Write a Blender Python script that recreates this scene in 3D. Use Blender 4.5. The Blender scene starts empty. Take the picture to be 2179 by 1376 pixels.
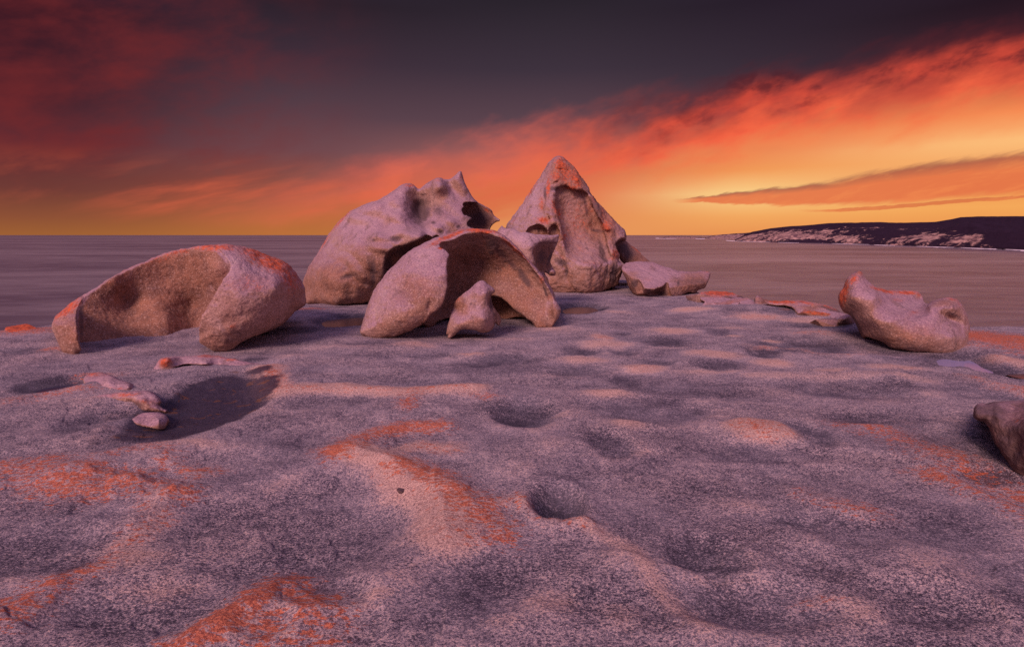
import bpy, math
import numpy as np
from mathutils import Vector

sc = bpy.context.scene
COL = sc.collection

# ------------------------------------------------------------------ camera
CAM_H = 2.0
F = 1210.0                      # focal length in photo pixels (photo 2179 x 1376)
PW, PH = 2179.0, 1376.0
PITCH = math.atan(188.0 / F)
cam_d = bpy.data.cameras.new('camera')
cam = bpy.data.objects.new('camera', cam_d)
COL.objects.link(cam)
cam_d.sensor_width = 36.0
cam_d.lens = F / PW * 36.0
cam_d.clip_start = 0.05
cam_d.clip_end = 600000.0
cam.location = (0, 0, CAM_H)
cam.rotation_euler = (math.pi / 2 - PITCH, 0, 0)
sc.camera = cam

# ------------------------------------------------------------------ light
sun_d = bpy.data.lights.new('sun', 'SUN')
sun_d.energy = 3.6
sun_d.color = (1.0, 0.63, 0.58)
sun_d.angle = math.radians(20)
sun = bpy.data.objects.new('sun', sun_d)
COL.objects.link(sun)
SUN_EL, SUN_AZ = math.radians(33), math.radians(180 + 28)      # low glow behind the camera, to its left
sd = Vector((math.sin(SUN_AZ) * math.cos(SUN_EL), math.cos(SUN_AZ) * math.cos(SUN_EL), math.sin(SUN_EL)))
sun.rotation_euler = sd.to_track_quat('Z', 'Y').to_euler()

sc.cycles.use_denoising = False
sc.view_settings.view_transform = 'Standard'
sc.view_settings.look = 'None'
sc.view_settings.exposure = 0.0
sc.view_settings.gamma = 1.0
sc.view_settings.use_curve_mapping = False


# ------------------------------------------------------------------ pixel <-> world
def ray(px, py):
    u = (np.asarray(px, dtype=np.float64) - PW / 2) / F
    v = -(np.asarray(py, dtype=np.float64) - PH / 2) / F
    cp, sp = math.cos(PITCH), math.sin(PITCH)
    dx = u + 0 * v
    dy = cp + sp * v + 0 * u
    dz = -sp + cp * v + 0 * u
    return dx, dy, dz


def at(px, py, Y):
    dx, dy, dz = ray(px, py)
    k = Y / dy
    return dx * k, Y + 0 * k, CAM_H + dz * k


def on_plane(px, py, z=0.0):
    dx, dy, dz = ray(px, py)
    k = (z - CAM_H) / dz
    return dx * k, dy * k


def srgb(r, g, b):
    out = []
    for c in (r, g, b):
        c = c / 255.0
        out.append(c / 12.92 if c <= 0.04045 else ((c + 0.055) / 1.055) ** 2.4)
    return tuple(out) + (1.0,)


# ------------------------------------------------------------------ node helper
class NT:
    def __init__(s, tree):
        s.t = tree
        s.n = tree.nodes
        s.l = tree.links

    def new(s, typ, **kw):
        n = s.n.new(typ)
        for k, v in kw.items():
            setattr(n, k, v)
        return n

    def put(s, sock, v):
        if hasattr(v, 'is_output'):
            s.l.new(v, sock)
        else:
            sock.default_value = v

    def m(s, op, a, b=None, c=None, clamp=False):
        n = s.new('ShaderNodeMath', operation=op)
        n.use_clamp = clamp
        s.put(n.inputs[0], a)
        if b is not None:
            s.put(n.inputs[1], b)
        if c is not None:
            s.put(n.inputs[2], c)
        return n.outputs[0]

    def add(s, a, b): return s.m('ADD', a, b)
    def sub(s, a, b): return s.m('SUBTRACT', a, b)
    def mul(s, a, b): return s.m('MULTIPLY', a, b)
    def div(s, a, b): return s.m('DIVIDE', a, b)

    def ss(s, x, a, b):          # smoothstep
        n = s.new('ShaderNodeMapRange', interpolation_type='SMOOTHSTEP')
        s.put(n.inputs['Value'], x)
        n.inputs['From Min'].default_value = a
        n.inputs['From Max'].default_value = b
        return n.outputs[0]

    def mix(s, f, a, b, mode='MIX'):
        n = s.new('ShaderNodeMix', data_type='RGBA', blend_type=mode)
        n.clamp_factor = True
        s.put(n.inputs[0], f)
        s.put(n.inputs[6], a)
        s.put(n.inputs[7], b)
        return n.outputs[2]

    def ramp(s, x, pts, interp='LINEAR'):
        n = s.new('ShaderNodeValToRGB')
        s.put(n.inputs[0], x)
        r = n.color_ramp
        r.interpolation = interp
        while len(r.elements) < len(pts):
            r.elements.new(1.0)
        for e, (p, c) in zip(r.elements, sorted(pts, key=lambda q: q[0])):
            e.position = p
            e.color = c if hasattr(c, '__len__') else (c, c, c, 1)
        return n.outputs[0]

    def noise(s, vec, scale, detail=4, rough=0.55, dist=0.0):
        n = s.new('ShaderNodeTexNoise')
        s.put(n.inputs['Vector'], vec)
        n.inputs['Scale'].default_value = scale
        n.inputs['Detail'].default_value = detail
        n.inputs['Roughness'].default_value = rough
        n.inputs['Distortion'].default_value = dist
        return n.outputs[0]

    def xyz(s, x, y, z):
        n = s.new('ShaderNodeCombineXYZ')
        for i, v in enumerate((x, y, z)):
            s.put(n.inputs[i], v)
        return n.outputs[0]

    def attr(s, name):
        n = s.new('ShaderNodeAttribute', attribute_name=name)
        return n.outputs['Fac']

    def scalev(s, v, k):
        n = s.new('ShaderNodeVectorMath', operation='MULTIPLY')
        s.put(n.inputs[0], v)
        n.inputs[1].default_value = k
        return n.outputs[0]


def azel(px, py):
    dx, dy, dz = ray(px, py)
    return (math.degrees(math.atan2(float(dx), float(dy))),
            math.degrees(math.atan2(float(dz), math.hypot(float(dx), float(dy)))))


# ------------------------------------------------------------------ world: sunset sky
world = bpy.data.worlds.new('World')
sc.world = world
world.use_nodes = True
world.node_tree.nodes.clear()
W = NT(world.node_tree)
geo = W.new('ShaderNodeTexCoord').outputs['Generated']
sep = W.new('ShaderNodeSeparateXYZ')
W.l.new(geo, sep.inputs[0])
SX, SY, SZ = sep.outputs
DEG = 180 / math.pi
AZ = W.mul(W.m('ARCTAN2', SX, SY), DEG)
EL = W.mul(W.m('ARCSINE', SZ), DEG)
AZN = W.m('DIVIDE', W.add(AZ, 60.0), 120.0, clamp=True)       # -60..60 deg
ELN = W.m('DIVIDE', EL, 60.0, clamp=True)


def el_ramp(px, pts, tail):
    """clear-sky colours down one meridian of the photo, then on towards the zenith"""
    out = []
    for py, c in pts:
        out.append((max(0.0, azel(px, py)[1] / 60.0), srgb(*c)))
    out += tail
    return W.ramp(ELN, out)


tail = [(0.75, srgb(84, 74, 106)), (1.0, srgb(150, 134, 184))]
cL = el_ramp(60, [(500, (158, 96, 52)), (460, (140, 80, 54)), (400, (110, 60, 54)), (300, (88, 44, 52)), (200, (66, 32, 42)), (0, (46, 22, 34))], tail)
cM = el_ramp(650, [(500, (186, 112, 58)), (460, (178, 102, 62)), (400, (148, 84, 70)), (320, (112, 76, 82)), (240, (88, 64, 74)), (120, (62, 46, 58)), (0, (42, 32, 42))], tail)
cMR = el_ramp(1120, [(500, (230, 152, 92)), (460, (226, 138, 86)), (400, (222, 110, 78)), (320, (150, 92, 90)), (260, (92, 68, 78)), (150, (62, 50, 62)), (0, (42, 35, 44))], tail)
cR = el_ramp(1620, [(500, (232, 146, 82)), (460, (242, 168, 96)), (410, (252, 210, 138)), (360, (240, 152, 86)), (300, (226, 112, 76)), (240, (98, 56, 64)), (150, (58, 46, 58)), (0, (40, 30, 42))], tail)
cRR = el_ramp(2120, [(500, (230, 142, 76)), (440, (244, 168, 90)), (390, (238, 150, 84)), (300, (252, 190, 122)), (240, (244, 140, 84)), (180, (160, 60, 54)), (100, (58, 32, 42)), (0, (36, 22, 32))], tail)
sky = W.mix(W.ss(AZ, azel(60, 500)[0], azel(700, 500)[0]), cL, cM)
sky = W.mix(W.ss(AZ, azel(650, 500)[0], azel(1150, 500)[0]), sky, cMR)
sky = W.mix(W.ss(AZ, azel(1180, 500)[0], azel(1640, 400)[0]), sky, cR)
sky = W.mix(W.ss(AZ, azel(1500, 400)[0], azel(2179, 400)[0]), sky, cRR)

# direction-space coordinates for the clouds (degrees; u runs along the cloud band)
ROT = math.radians(14)
U = W.add(W.mul(AZ, math.cos(ROT)), W.mul(EL, math.sin(ROT)))
V = W.sub(W.mul(EL, math.cos(ROT)), W.mul(AZ, math.sin(ROT)))
n_soft = W.noise(W.xyz(W.mul(U, 0.06), W.mul(V, 0.17), 3.1), 1.0, 5, 0.50, 0.2)
n_wisp = W.noise(W.xyz(W.mul(U, 0.16), W.mul(V, 0.34), 9.7), 1.0, 6, 0.56, 0.15)
n_puff = W.noise(W.xyz(W.mul(U, 0.24), W.mul(V, 0.52), 1.4), 1.0, 5, 0.52, 0.1)


def curve_of(pts):
    """elevation (deg) as a function of azimuth, through photo points"""
    r = []
    for px, py in pts:
        a, e = azel(px, py)
        r.append(((a + 60) / 120.0, max(0.0, e / 60.0)))
    return W.mul(W.ramp(AZN, r, 'B_SPLINE'), 60.0)


up_edge = curve_of([(100, 470), (420, 430), (700, 370), (900, 320), (1090, 275), (1300, 240), (1500, 195), (1700, 152), (1900, 112), (2179, 45)])
lo_edge = curve_of([(100, 520), (420, 510), (700, 470), (900, 445), (1090, 430), (1300, 400), (1500, 350), (1700, 312), (1900, 280), (2179, 235)])
bandv = W.div(W.sub(EL, lo_edge), W.m('MAXIMUM', W.sub(up_edge, lo_edge), 0.5))     # 0 bottom .. 1 top
bandv = W.add(bandv, W.mul(W.sub(n_puff, 0.5), 0.70))
bandv = W.add(bandv, W.mul(W.sub(n_soft, 0.5), 0.5))
bmask = W.mul(W.ss(bandv, -0.35, 0.40), W.sub(1.0, W.ss(bandv, 0.62, 1.25)))
bmask = W.mul(bmask, W.ss(AZ, azel(330, 480)[0], azel(900, 400)[0]))
bmask = W.mul(bmask, W.add(0.50, W.mul(W.ss(n_wisp, 0.32, 0.62), 0.5)))
b_left = W.ramp(bandv, [(0.0, srgb(214, 112, 66)), (0.45, srgb(226, 108, 80)), (1.0, srgb(206, 98, 88))])
b_right = W.ramp(bandv, [(0.0, srgb(246, 140, 84)), (0.35, srgb(242, 100, 68)), (0.65, srgb(206, 74, 58)), (1.0, srgb(110, 40, 44))])
bcol = W.mix(W.ss(AZ, azel(1000, 400)[0], azel(1550, 300)[0]), b_left, b_right)
sky = W.mix(bmask, sky, bcol)
# dusky clumps inside the upper, right-hand part of the band
clump = W.mul(W.ss(W.noise(W.xyz(W.mul(U, 0.42), W.mul(V, 0.75), 21.4), 1.0, 5, 0.55, 0.2), 0.44, 0.72), W.mul(W.ss(bandv, 0.30, 0.75), W.sub(1.0, W.ss(bandv, 0.95, 1.25))))
clump = W.mul(clump, W.ss(AZ, azel(1150, 300)[0], azel(1750, 250)[0]))
sky = W.mix(W.mul(clump, 0.8), sky, srgb(74, 32, 42))

# red veil of cloud high on the left
redm = W.mul(W.ss(n_wisp, 0.28, 0.82), W.sub(1.0, W.ss(AZ, azel(200, 200)[0], azel(880, 200)[0])))
redm = W.mul(redm, W.mul(W.ss(EL, azel(200, 470)[1], azel(200, 300)[1]), W.sub(1.0, W.ss(EL, azel(200, 60)[1], azel(200, 60)[1] + 16))))
sky = W.mix(W.mul(redm, 0.85), sky, srgb(118, 42, 44))
# faint warm puffs low on the left
lowm = W.mul(W.ss(n_wisp, 0.46, 0.74), W.mul(W.ss(EL, 1.0, 4.0), W.sub(1.0, W.ss(EL, 4.0, 7.5))))
lowm = W.mul(lowm, W.sub(1.0, W.ss(AZ, azel(300, 400)[0], azel(800, 400)[0])))
sky = W.mix(W.mul(lowm, 0.45), sky, srgb(190, 92, 66))


def streak(top, bot, soft, x0, x1, col_top, col_bot, alpha, seedz):
    t = curve_of(top)
    b = curve_of(bot)
    nn = W.noise(W.xyz(W.mul(U, 0.30), W.mul(V, 1.5), seedz), 1.0, 6, 0.62, 0.3)
    e = W.add(EL, W.mul(W.sub(nn, 0.5), soft * 3.2))
    v = W.div(W.sub(e, b), W.m('MAXIMUM', W.sub(t, b), 0.12))
    mk = W.mul(W.ss(v, -0.12, 0.12), W.sub(1.0, W.ss(v, 0.86, 1.12)))
    mk = W.mul(mk, W.ss(AZ, azel(x0, 400)[0], azel(x1, 400)[0]))
    c = W.ramp(v, [(0.0, col_bot), (0.62, col_bot), (0.97, col_top)])
    c = W.mix(W.mul(W.ss(nn, 0.45, 0.7), 0.5), c, srgb(244, 138, 80))
    return mk, c


mk, c = streak([(1200, 427), (1430, 425), (1600, 406), (1750, 392), (1850, 366), (2000, 346), (2179, 322), (2500, 280)],
               [(1200, 428), (1430, 429), (1600, 434), (1750, 436), (1850, 433), (2000, 424), (2179, 410), (2500, 380)],
               0.30, 1420, 1500, srgb(150, 84, 72), srgb(228, 116, 72), 1.0, 5.5)
sky = W.mix(W.mul(mk, 0.92), sky, c)
mk, c = streak([(1500, 449), (1750, 445), (1850, 439), (2000, 428), (2179, 415), (2500, 395)],
               [(1500, 449.5), (1750, 450), (1850, 449), (2000, 437), (2179, 420), (2500, 398)],
               0.15, 1690, 1790, srgb(204, 104, 70), srgb(216, 110, 68), 1.0, 12.5)
sky = W.mix(W.mul(mk, 0.8), sky, c)

ls = W.mul(W.ss(W.noise(W.xyz(W.mul(U, 0.13), W.mul(V, 0.85), 41.3), 1.0, 4, 0.5, 0.1), 0.42, 0.76), W.mul(W.ss(EL, 0.4, 2.5), W.sub(1.0, W.ss(EL, 3.5, 7.5))))
ls = W.mul(ls, W.mul(W.ss(AZ, azel(60, 480)[0], azel(420, 480)[0]), W.sub(1.0, W.ss(AZ, azel(1000, 480)[0], azel(1400, 480)[0]))))
sky = W.mix(W.mul(ls, 0.5), sky, srgb(222, 100, 70))
# opposite the sunset the dusk sky is an even lilac, below the horizon a dull mauve
back = W.ss(SY, 0.45, -0.45)
dusk = W.ramp(ELN, [(0.0, srgb(190, 140, 160)), (0.4, srgb(178, 150, 196)), (1.0, srgb(150, 134, 184))])
sky = W.mix(back, sky, dusk)
sky = W.mix(W.ss(EL, 0.0, -3.0), sky, srgb(80, 58, 66))
bg = W.new('ShaderNodeBackground')
W.l.new(sky, bg.inputs[0])
bg.inputs[1].default_value = 1.0
wo = W.new('ShaderNodeOutputWorld')
W.l.new(bg.outputs[0], wo.inputs[0])


# ------------------------------------------------------------------ numpy noise
def _hash(ix, iy, iz, seed):
    h = (ix.astype(np.uint32) * np.uint32(374761393) + iy.astype(np.uint32) * np.uint32(668265263)
         + iz.astype(np.uint32) * np.uint32(2147483647 - 98) + np.uint32(seed * 1013904223 & 0xffffffff))
    h = (h ^ (h >> np.uint32(13))) * np.uint32(1274126177)
    h = (h ^ (h >> np.uint32(16))) * np.uint32(2246822519)
    h = h ^ (h >> np.uint32(13))
    return (h & np.uint32(0xffffff)).astype(np.float32) / np.float32(0x7fffff) - 1.0


def vnoise(x, y, z, seed=0):
    x = np.asarray(x, dtype=np.float64); y = np.asarray(y, dtype=np.float64); z = np.asarray(z, dtype=np.float64)
    x, y, z = np.broadcast_arrays(x, y, z)
    fx, fy, fz = np.floor(x), np.floor(y), np.floor(z)
    ix, iy, iz = fx.astype(np.int64), fy.astype(np.int64), fz.astype(np.int64)
    tx, ty, tz = x - fx, y - fy, z - fz
    sx, sy, sz = (t * t * t * (t * (t * 6 - 15) + 10) for t in (tx, ty, tz))
    r = 0
    for a in (0, 1):
        wx = sx if a else 1 - sx
        for b in (0, 1):
            wy = sy if b else 1 - sy
            for c in (0, 1):
                wz = sz if c else 1 - sz
                r = r + wx * wy * wz * _hash(ix + a, iy + b, iz + c, seed)
    return r


def fbm(x, y, z, octaves=4, gain=0.5, seed=0):
    r, a, k, n = 0, 1.0, 1.0, 0.0
    for o in range(octaves):
        r = r + a * vnoise(x * k + 17.3 * o, y * k - 9.1 * o, z * k + 4.7 * o, seed + o * 7)
        n += a
        a *= gain
        k *= 2.03
    return r / n


def sstep(x, a, b):
    t = np.clip((x - a) / (b - a), 0, 1)
    return t * t * (3 - 2 * t)


# ------------------------------------------------------------------ 2D helpers
def catmull(pts, n=5):
    """smooth closed curve; a point given twice stays a corner"""
    P = np.array(pts, dtype=np.float64)
    N = len(P)
    out = []
    for i in range(N):
        p0, p1, p2, p3 = P[i - 1], P[i], P[(i + 1) % N], P[(i + 2) % N]
        if np.allclose(p1, p2):
            continue
        for k in range(n):
            t = k / n
            out.append(0.5 * ((2 * p1) + (-p0 + p2) * t + (2 * p0 - 5 * p1 + 4 * p2 - p3) * t * t + (-p0 + 3 * p1 - 3 * p2 + p3) * t ** 3))
    return np.array(out)


def poly_sd(poly, X, Y):
    """signed distance to a polygon, negative inside"""
    d2 = np.full(X.shape, 1e18)
    inside = np.zeros(X.shape, dtype=bool)
    N = len(poly)
    for i in range(N):
        ax, ay = poly[i]
        bx, by = poly[(i + 1) % N]
        ex, ey = bx - ax, by - ay
        L = ex * ex + ey * ey
        if L < 1e-12:
            continue
        wx, wy = X - ax, Y - ay
        t = np.clip((wx * ex + wy * ey) / L, 0, 1)
        dx, dy = wx - t * ex, wy - t * ey
        d2 = np.minimum(d2, dx * dx + dy * dy)
        if ay != by:
            c = ((ay > Y) != (by > Y)) & (X < (bx - ax) * (Y - ay) / (by - ay) + ax)
            inside ^= c
    d = np.sqrt(d2)
    return np.where(inside, -d, d)


def line_d(pts, X, Y):
    d2 = np.full(X.shape, 1e18)
    for (ax, ay), (bx, by) in zip(pts[:-1], pts[1:]):
        ex, ey = bx - ax, by - ay
        L = ex * ex + ey * ey + 1e-12
        wx, wy = X - ax, Y - ay
        t = np.clip((wx * ex + wy * ey) / L, 0, 1)
        dx, dy = wx - t * ex, wy - t * ey
        d2 = np.minimum(d2, dx * dx + dy * dy)
    return np.sqrt(d2)


def rbf(ctrl, X, Y):
    """smooth surface through (x, y, value) points"""
    P = np.array(ctrl, dtype=np.float64)
    if len(P) == 1:
        return np.full(X.shape, P[0, 2])
    c = P[:, :2].mean(0)
    s = max(1.0, np.abs(P[:, :2] - c).max())
    Q = (P[:, :2] - c) / s
    x, y = (X - c[0]) / s, (Y - c[1]) / s
    eps = 0.03
    phi = lambda r2: -np.sqrt(r2 + eps * eps)
    A = phi(((Q[:, None] - Q[None]) ** 2).sum(-1)) - 1e-3 * np.eye(len(P))
    n = len(P)
    if n >= 4:
        M = np.zeros((n + 3, n + 3))
        M[:n, :n] = A
        M[:n, n] = 1; M[:n, n + 1:n + 3] = Q
        M[n, :n] = 1; M[n + 1:n + 3, :n] = Q.T
        w = np.linalg.solve(M, np.concatenate([P[:, 2], [0, 0, 0]]))
        r = w[n] + w[n + 1] * x + w[n + 2] * y
    else:
        M = np.zeros((n + 1, n + 1))
        M[:n, :n] = A
        M[:n, n] = 1; M[n, :n] = 1
        w = np.linalg.solve(M, np.concatenate([P[:, 2], [0]]))
        r = w[n] + 0 * x
    for i in range(n):
        r = r + w[i] * phi((x - Q[i, 0]) ** 2 + (y - Q[i, 1]) ** 2)
    return r


# ------------------------------------------------------------------ iso-surface (naive surface nets)
def surface_nets(G):
    nx, ny, nz = G.shape
    S = G < 0
    cs = [(a, b, c) for a in (0, 1) for b in (0, 1) for c in (0, 1)]
    sub = lambda A, o: A[o[0]:o[0] + nx - 1, o[1]:o[1] + ny - 1, o[2]:o[2] + nz - 1]
    anyi = np.zeros((nx - 1, ny - 1, nz - 1), dtype=bool)
    alli = np.ones_like(anyi)
    for o in cs:
        s = sub(S, o)
        anyi |= s
        alli &= s
    act = anyi & ~alli
    I, J, K = np.nonzero(act)
    idx = np.full(act.shape, -1, dtype=np.int64)
    idx[I, J, K] = np.arange(len(I))
    pos = np.zeros((len(I), 3))
    cnt = np.zeros(len(I))
    for ax in range(3):
        for o in cs:
            if o[ax]:
                continue
            o2 = list(o); o2[ax] = 1
            g0 = G[I + o[0], J + o[1], K + o[2]].astype(np.float64)
            g1 = G[I + o2[0], J + o2[1], K + o2[2]].astype(np.float64)
            cr = (g0 < 0) != (g1 < 0)
            t = np.where(cr, g0 / np.where(cr, g0 - g1, 1), 0)
            p = np.array(o, dtype=np.float64)[None].repeat(len(I), 0)
            p[:, ax] += t
            pos += p * cr[:, None]
            cnt += cr
    pos = pos / cnt[:, None] + np.stack([I, J, K], 1)
    faces = []
    for ax in range(3):
        b, c = (ax + 1) % 3, (ax + 2) % 3
        sl0 = [slice(None)] * 3; sl1 = [slice(None)] * 3
        sl0[ax] = slice(0, -1); sl1[ax] = slice(1, None)
        s0, s1 = S[tuple(sl0)], S[tuple(sl1)]
        cr = s0 != s1
        P = np.stack(np.nonzero(cr), 1)
        ok = (P[:, b] > 0) & (P[:, c] > 0) & (P[:, b] < G.shape[b] - 1) & (P[:, c] < G.shape[c] - 1)
        P = P[ok]
        flip = s1[P[:, 0], P[:, 1], P[:, 2]]
        q = []
        for db, dc in ((0, 0), (-1, 0), (-1, -1), (0, -1)):
            R = P.copy()
            R[:, b] += db; R[:, c] += dc
            q.append(idx[R[:, 0], R[:, 1], R[:, 2]])
        q = np.stack(q, 1)
        q[flip] = q[flip][:, ::-1]
        faces.append(q)
    return pos, np.concatenate(faces)


def make_mesh(name, verts, faces, attrs=None, smooth=True):
    me = bpy.data.meshes.new(name)
    nv, nf = len(verts), len(faces)
    me.vertices.add(nv)
    me.vertices.foreach_set('co', np.ascontiguousarray(verts, dtype=np.float32).ravel())
    k = faces.shape[1]
    me.loops.add(nf * k)
    me.loops.foreach_set('vertex_index', np.ascontiguousarray(faces, dtype=np.int32).ravel())
    me.polygons.add(nf)
    me.polygons.foreach_set('loop_start', np.arange(nf, dtype=np.int32) * k)
    me.polygons.foreach_set('use_smooth', np.full(nf, smooth, dtype=bool))
    me.update(calc_edges=True)
    me.validate()
    for an, av in (attrs or {}).items():
        a = me.attributes.new(an, 'FLOAT', 'POINT')
        a.data.foreach_set('value', np.ascontiguousarray(av, dtype=np.float32))
    return me


def vnormals(V, Fc):
    n = np.zeros_like(V)
    a = V[Fc[:, 2]] - V[Fc[:, 0]]
    b = V[Fc[:, 3]] - V[Fc[:, 1]]
    fn = np.cross(a, b)
    for i in range(4):
        for ax in range(3):
            n[:, ax] += np.bincount(Fc[:, i], weights=fn[:, ax], minlength=len(V))
    return n / (np.linalg.norm(n, axis=1)[:, None] + 1e-12)


def relax(V, Fc, it=1, k=0.5):
    e = np.concatenate([Fc[:, [0, 1]], Fc[:, [1, 2]], Fc[:, [2, 3]], Fc[:, [3, 0]]])
    cnt = np.bincount(e[:, 0], minlength=len(V)) + np.bincount(e[:, 1], minlength=len(V)) + 1e-9
    for _ in range(it):
        s = np.zeros_like(V)
        for ax in range(3):
            s[:, ax] = np.bincount(e[:, 0], weights=V[e[:, 1], ax], minlength=len(V)) + np.bincount(e[:, 1], weights=V[e[:, 0], ax], minlength=len(V))
        V = V + k * (s / cnt[:, None] - V)
    return V


def tag(o, label=None, cat=None, group=None, kind=None):
    for k, v in (('label', label), ('category', cat), ('group', group), ('kind', kind)):
        if v:
            o[k] = v
    return o


def link(name, me, mat, loc=(0, 0, 0), parent=None):
    o = bpy.data.objects.new(name, me)
    COL.objects.link(o)
    o.location = loc
    if mat:
        me.materials.append(mat)
    if parent:
        o.parent = parent
    return o


# ------------------------------------------------------------------ materials
def principled(name):
    m = bpy.data.materials.new(name)
    m.use_nodes = True
    m.node_tree.nodes.clear()
    T = NT(m.node_tree)
    p = T.new('ShaderNodeBsdfPrincipled')
    o = T.new('ShaderNodeOutputMaterial')
    T.l.new(p.outputs[0], o.inputs[0])
    return m, T, p


def bump(T, p, chain):
    prev = None
    for h, dist, st in chain:
        b = T.new('ShaderNodeBump')
        T.l.new(h, b.inputs['Height'])
        b.inputs['Distance'].default_value = dist
        b.inputs['Strength'].default_value = st
        if prev is not None:
            T.l.new(prev, b.inputs['Normal'])
        prev = b.outputs[0]
    T.l.new(prev, p.inputs['Normal'])


def granite_material():
    m, T, p = principled('weathered_granite')
    co = T.new('ShaderNodeTexCoord').outputs['Object']
    big = T.noise(co, 0.9, 4, 0.6, 0.3)
    mid = T.noise(co, 3.2, 5, 0.6, 0.3)
    grain = T.noise(co, 34, 3, 0.75)
    fine = T.noise(co, 95, 2, 0.7)
    rust = T.noise(co, 1.7, 5, 0.62, 0.6)
    col = T.mix(T.ss(big, 0.36, 0.66), (0.31, 0.160, 0.115, 1), (0.40, 0.240, 0.205, 1))
    col = T.mix(T.mul(T.ss(mid, 0.48, 0.70), 0.55), col, (0.36, 0.165, 0.10, 1))
    spk = T.noise(co, 13, 5, 0.75)
    mot = T.noise(co, 1.5, 8, 0.74, 0.3)
    col = T.mix(T.mul(T.ss(mot, 0.49, 0.62), 0.45), col, (0.25, 0.115, 0.07, 1))
    # lilac on upward faces: grey lichen plus sky light put into the colour
    nz = T.new('ShaderNodeSeparateXYZ')
    T.l.new(T.new('ShaderNodeNewGeometry').outputs['Normal'], nz.inputs[0])
    upf = T.mul(T.ss(T.add(nz.outputs[2], T.mul(T.sub(mid, 0.5), 0.9)), 0.0, 0.7), T.sub(1.0, T.attr('inner')))
    col = T.mix(T.mul(upf, 0.72), col, (0.33, 0.205, 0.29, 1))
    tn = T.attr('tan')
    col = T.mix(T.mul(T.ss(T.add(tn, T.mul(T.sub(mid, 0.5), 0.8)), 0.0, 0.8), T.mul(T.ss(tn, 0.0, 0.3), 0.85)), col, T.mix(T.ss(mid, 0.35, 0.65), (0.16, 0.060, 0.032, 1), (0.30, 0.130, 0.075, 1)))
    col = T.mix(T.mul(T.attr('pale'), 0.8), col, (0.50, 0.335, 0.38, 1))
    col = T.mix(T.mul(T.ss(mot, 0.54, 0.66), 0.30), col, (0.24, 0.12, 0.085, 1))
    col = T.mix(T.mul(T.ss(mot, 0.42, 0.34), 0.30), col, (0.46, 0.34, 0.36, 1))
    run = T.noise(T.scalev(co, (3.2, 3.2, 0.55)), 1.0, 7, 0.66, 0.4)
    col = T.mix(T.mul(T.mul(T.ss(run, 0.52, 0.66), T.ss(spk, 0.35, 0.6)), 0.62), col, (0.10, 0.055, 0.052, 1))
    # crystals
    col = T.mix(T.mul(T.ss(grain, 0.52, 0.66), 0.55), col, (0.62, 0.44, 0.37, 1))
    col = T.mix(T.mul(T.ss(grain, 0.48, 0.34), 0.62), col, (0.12, 0.085, 0.085, 1))
    col = T.mix(T.mul(T.ss(fine, 0.46, 0.32), 0.35), col, (0.14, 0.09, 0.09, 1))
    # dark stains and streaks, also laid in pits, recesses and under lips
    dk = T.attr('dark')
    dmk = T.ss(T.add(dk, T.add(T.mul(T.sub(mid, 0.5), 0.9), T.mul(T.sub(spk, 0.5), 0.7))), 0.0, 0.55)
    dmk = T.mul(dmk, T.ss(dk, 0.0, 0.25))
    col = T.mix(T.mul(dmk, 0.85), col, T.mix(grain, (0.045, 0.03, 0.04, 1), (0.13, 0.08, 0.08, 1)))
    # orange lichen
    og = T.attr('orange')
    col = T.mix(T.mul(T.ss(og, 0.05, 0.9), 0.35), col, (0.48, 0.20, 0.13, 1))
    omk = T.add(T.mul(og, 0.8), T.add(T.mul(T.sub(rust, 0.5), 0.9), T.add(T.mul(T.sub(spk, 0.5), 1.5), T.mul(T.sub(grain, 0.5), 0.9))))
    omk = T.mul(T.ss(omk, 0.32, 0.74), T.ss(og, 0.02, 0.35))
    col = T.mix(T.mul(omk, 0.88), col, T.mix(T.ss(T.noise(co, 11, 4, 0.6), 0.38, 0.6), (0.30, 0.05, 0.022, 1), (0.60, 0.105, 0.028, 1)))
    T.l.new(col, p.inputs['Base Color'])
    p.inputs['Roughness'].default_value = 0.88
    p.inputs['Specular IOR Level'].default_value = 0.25
    bump(T, p, [(mid, 0.07, 0.6), (T.noise(co, 8, 7, 0.72), 0.035, 0.8), (grain, 0.012, 0.9)])
    return m


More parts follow.
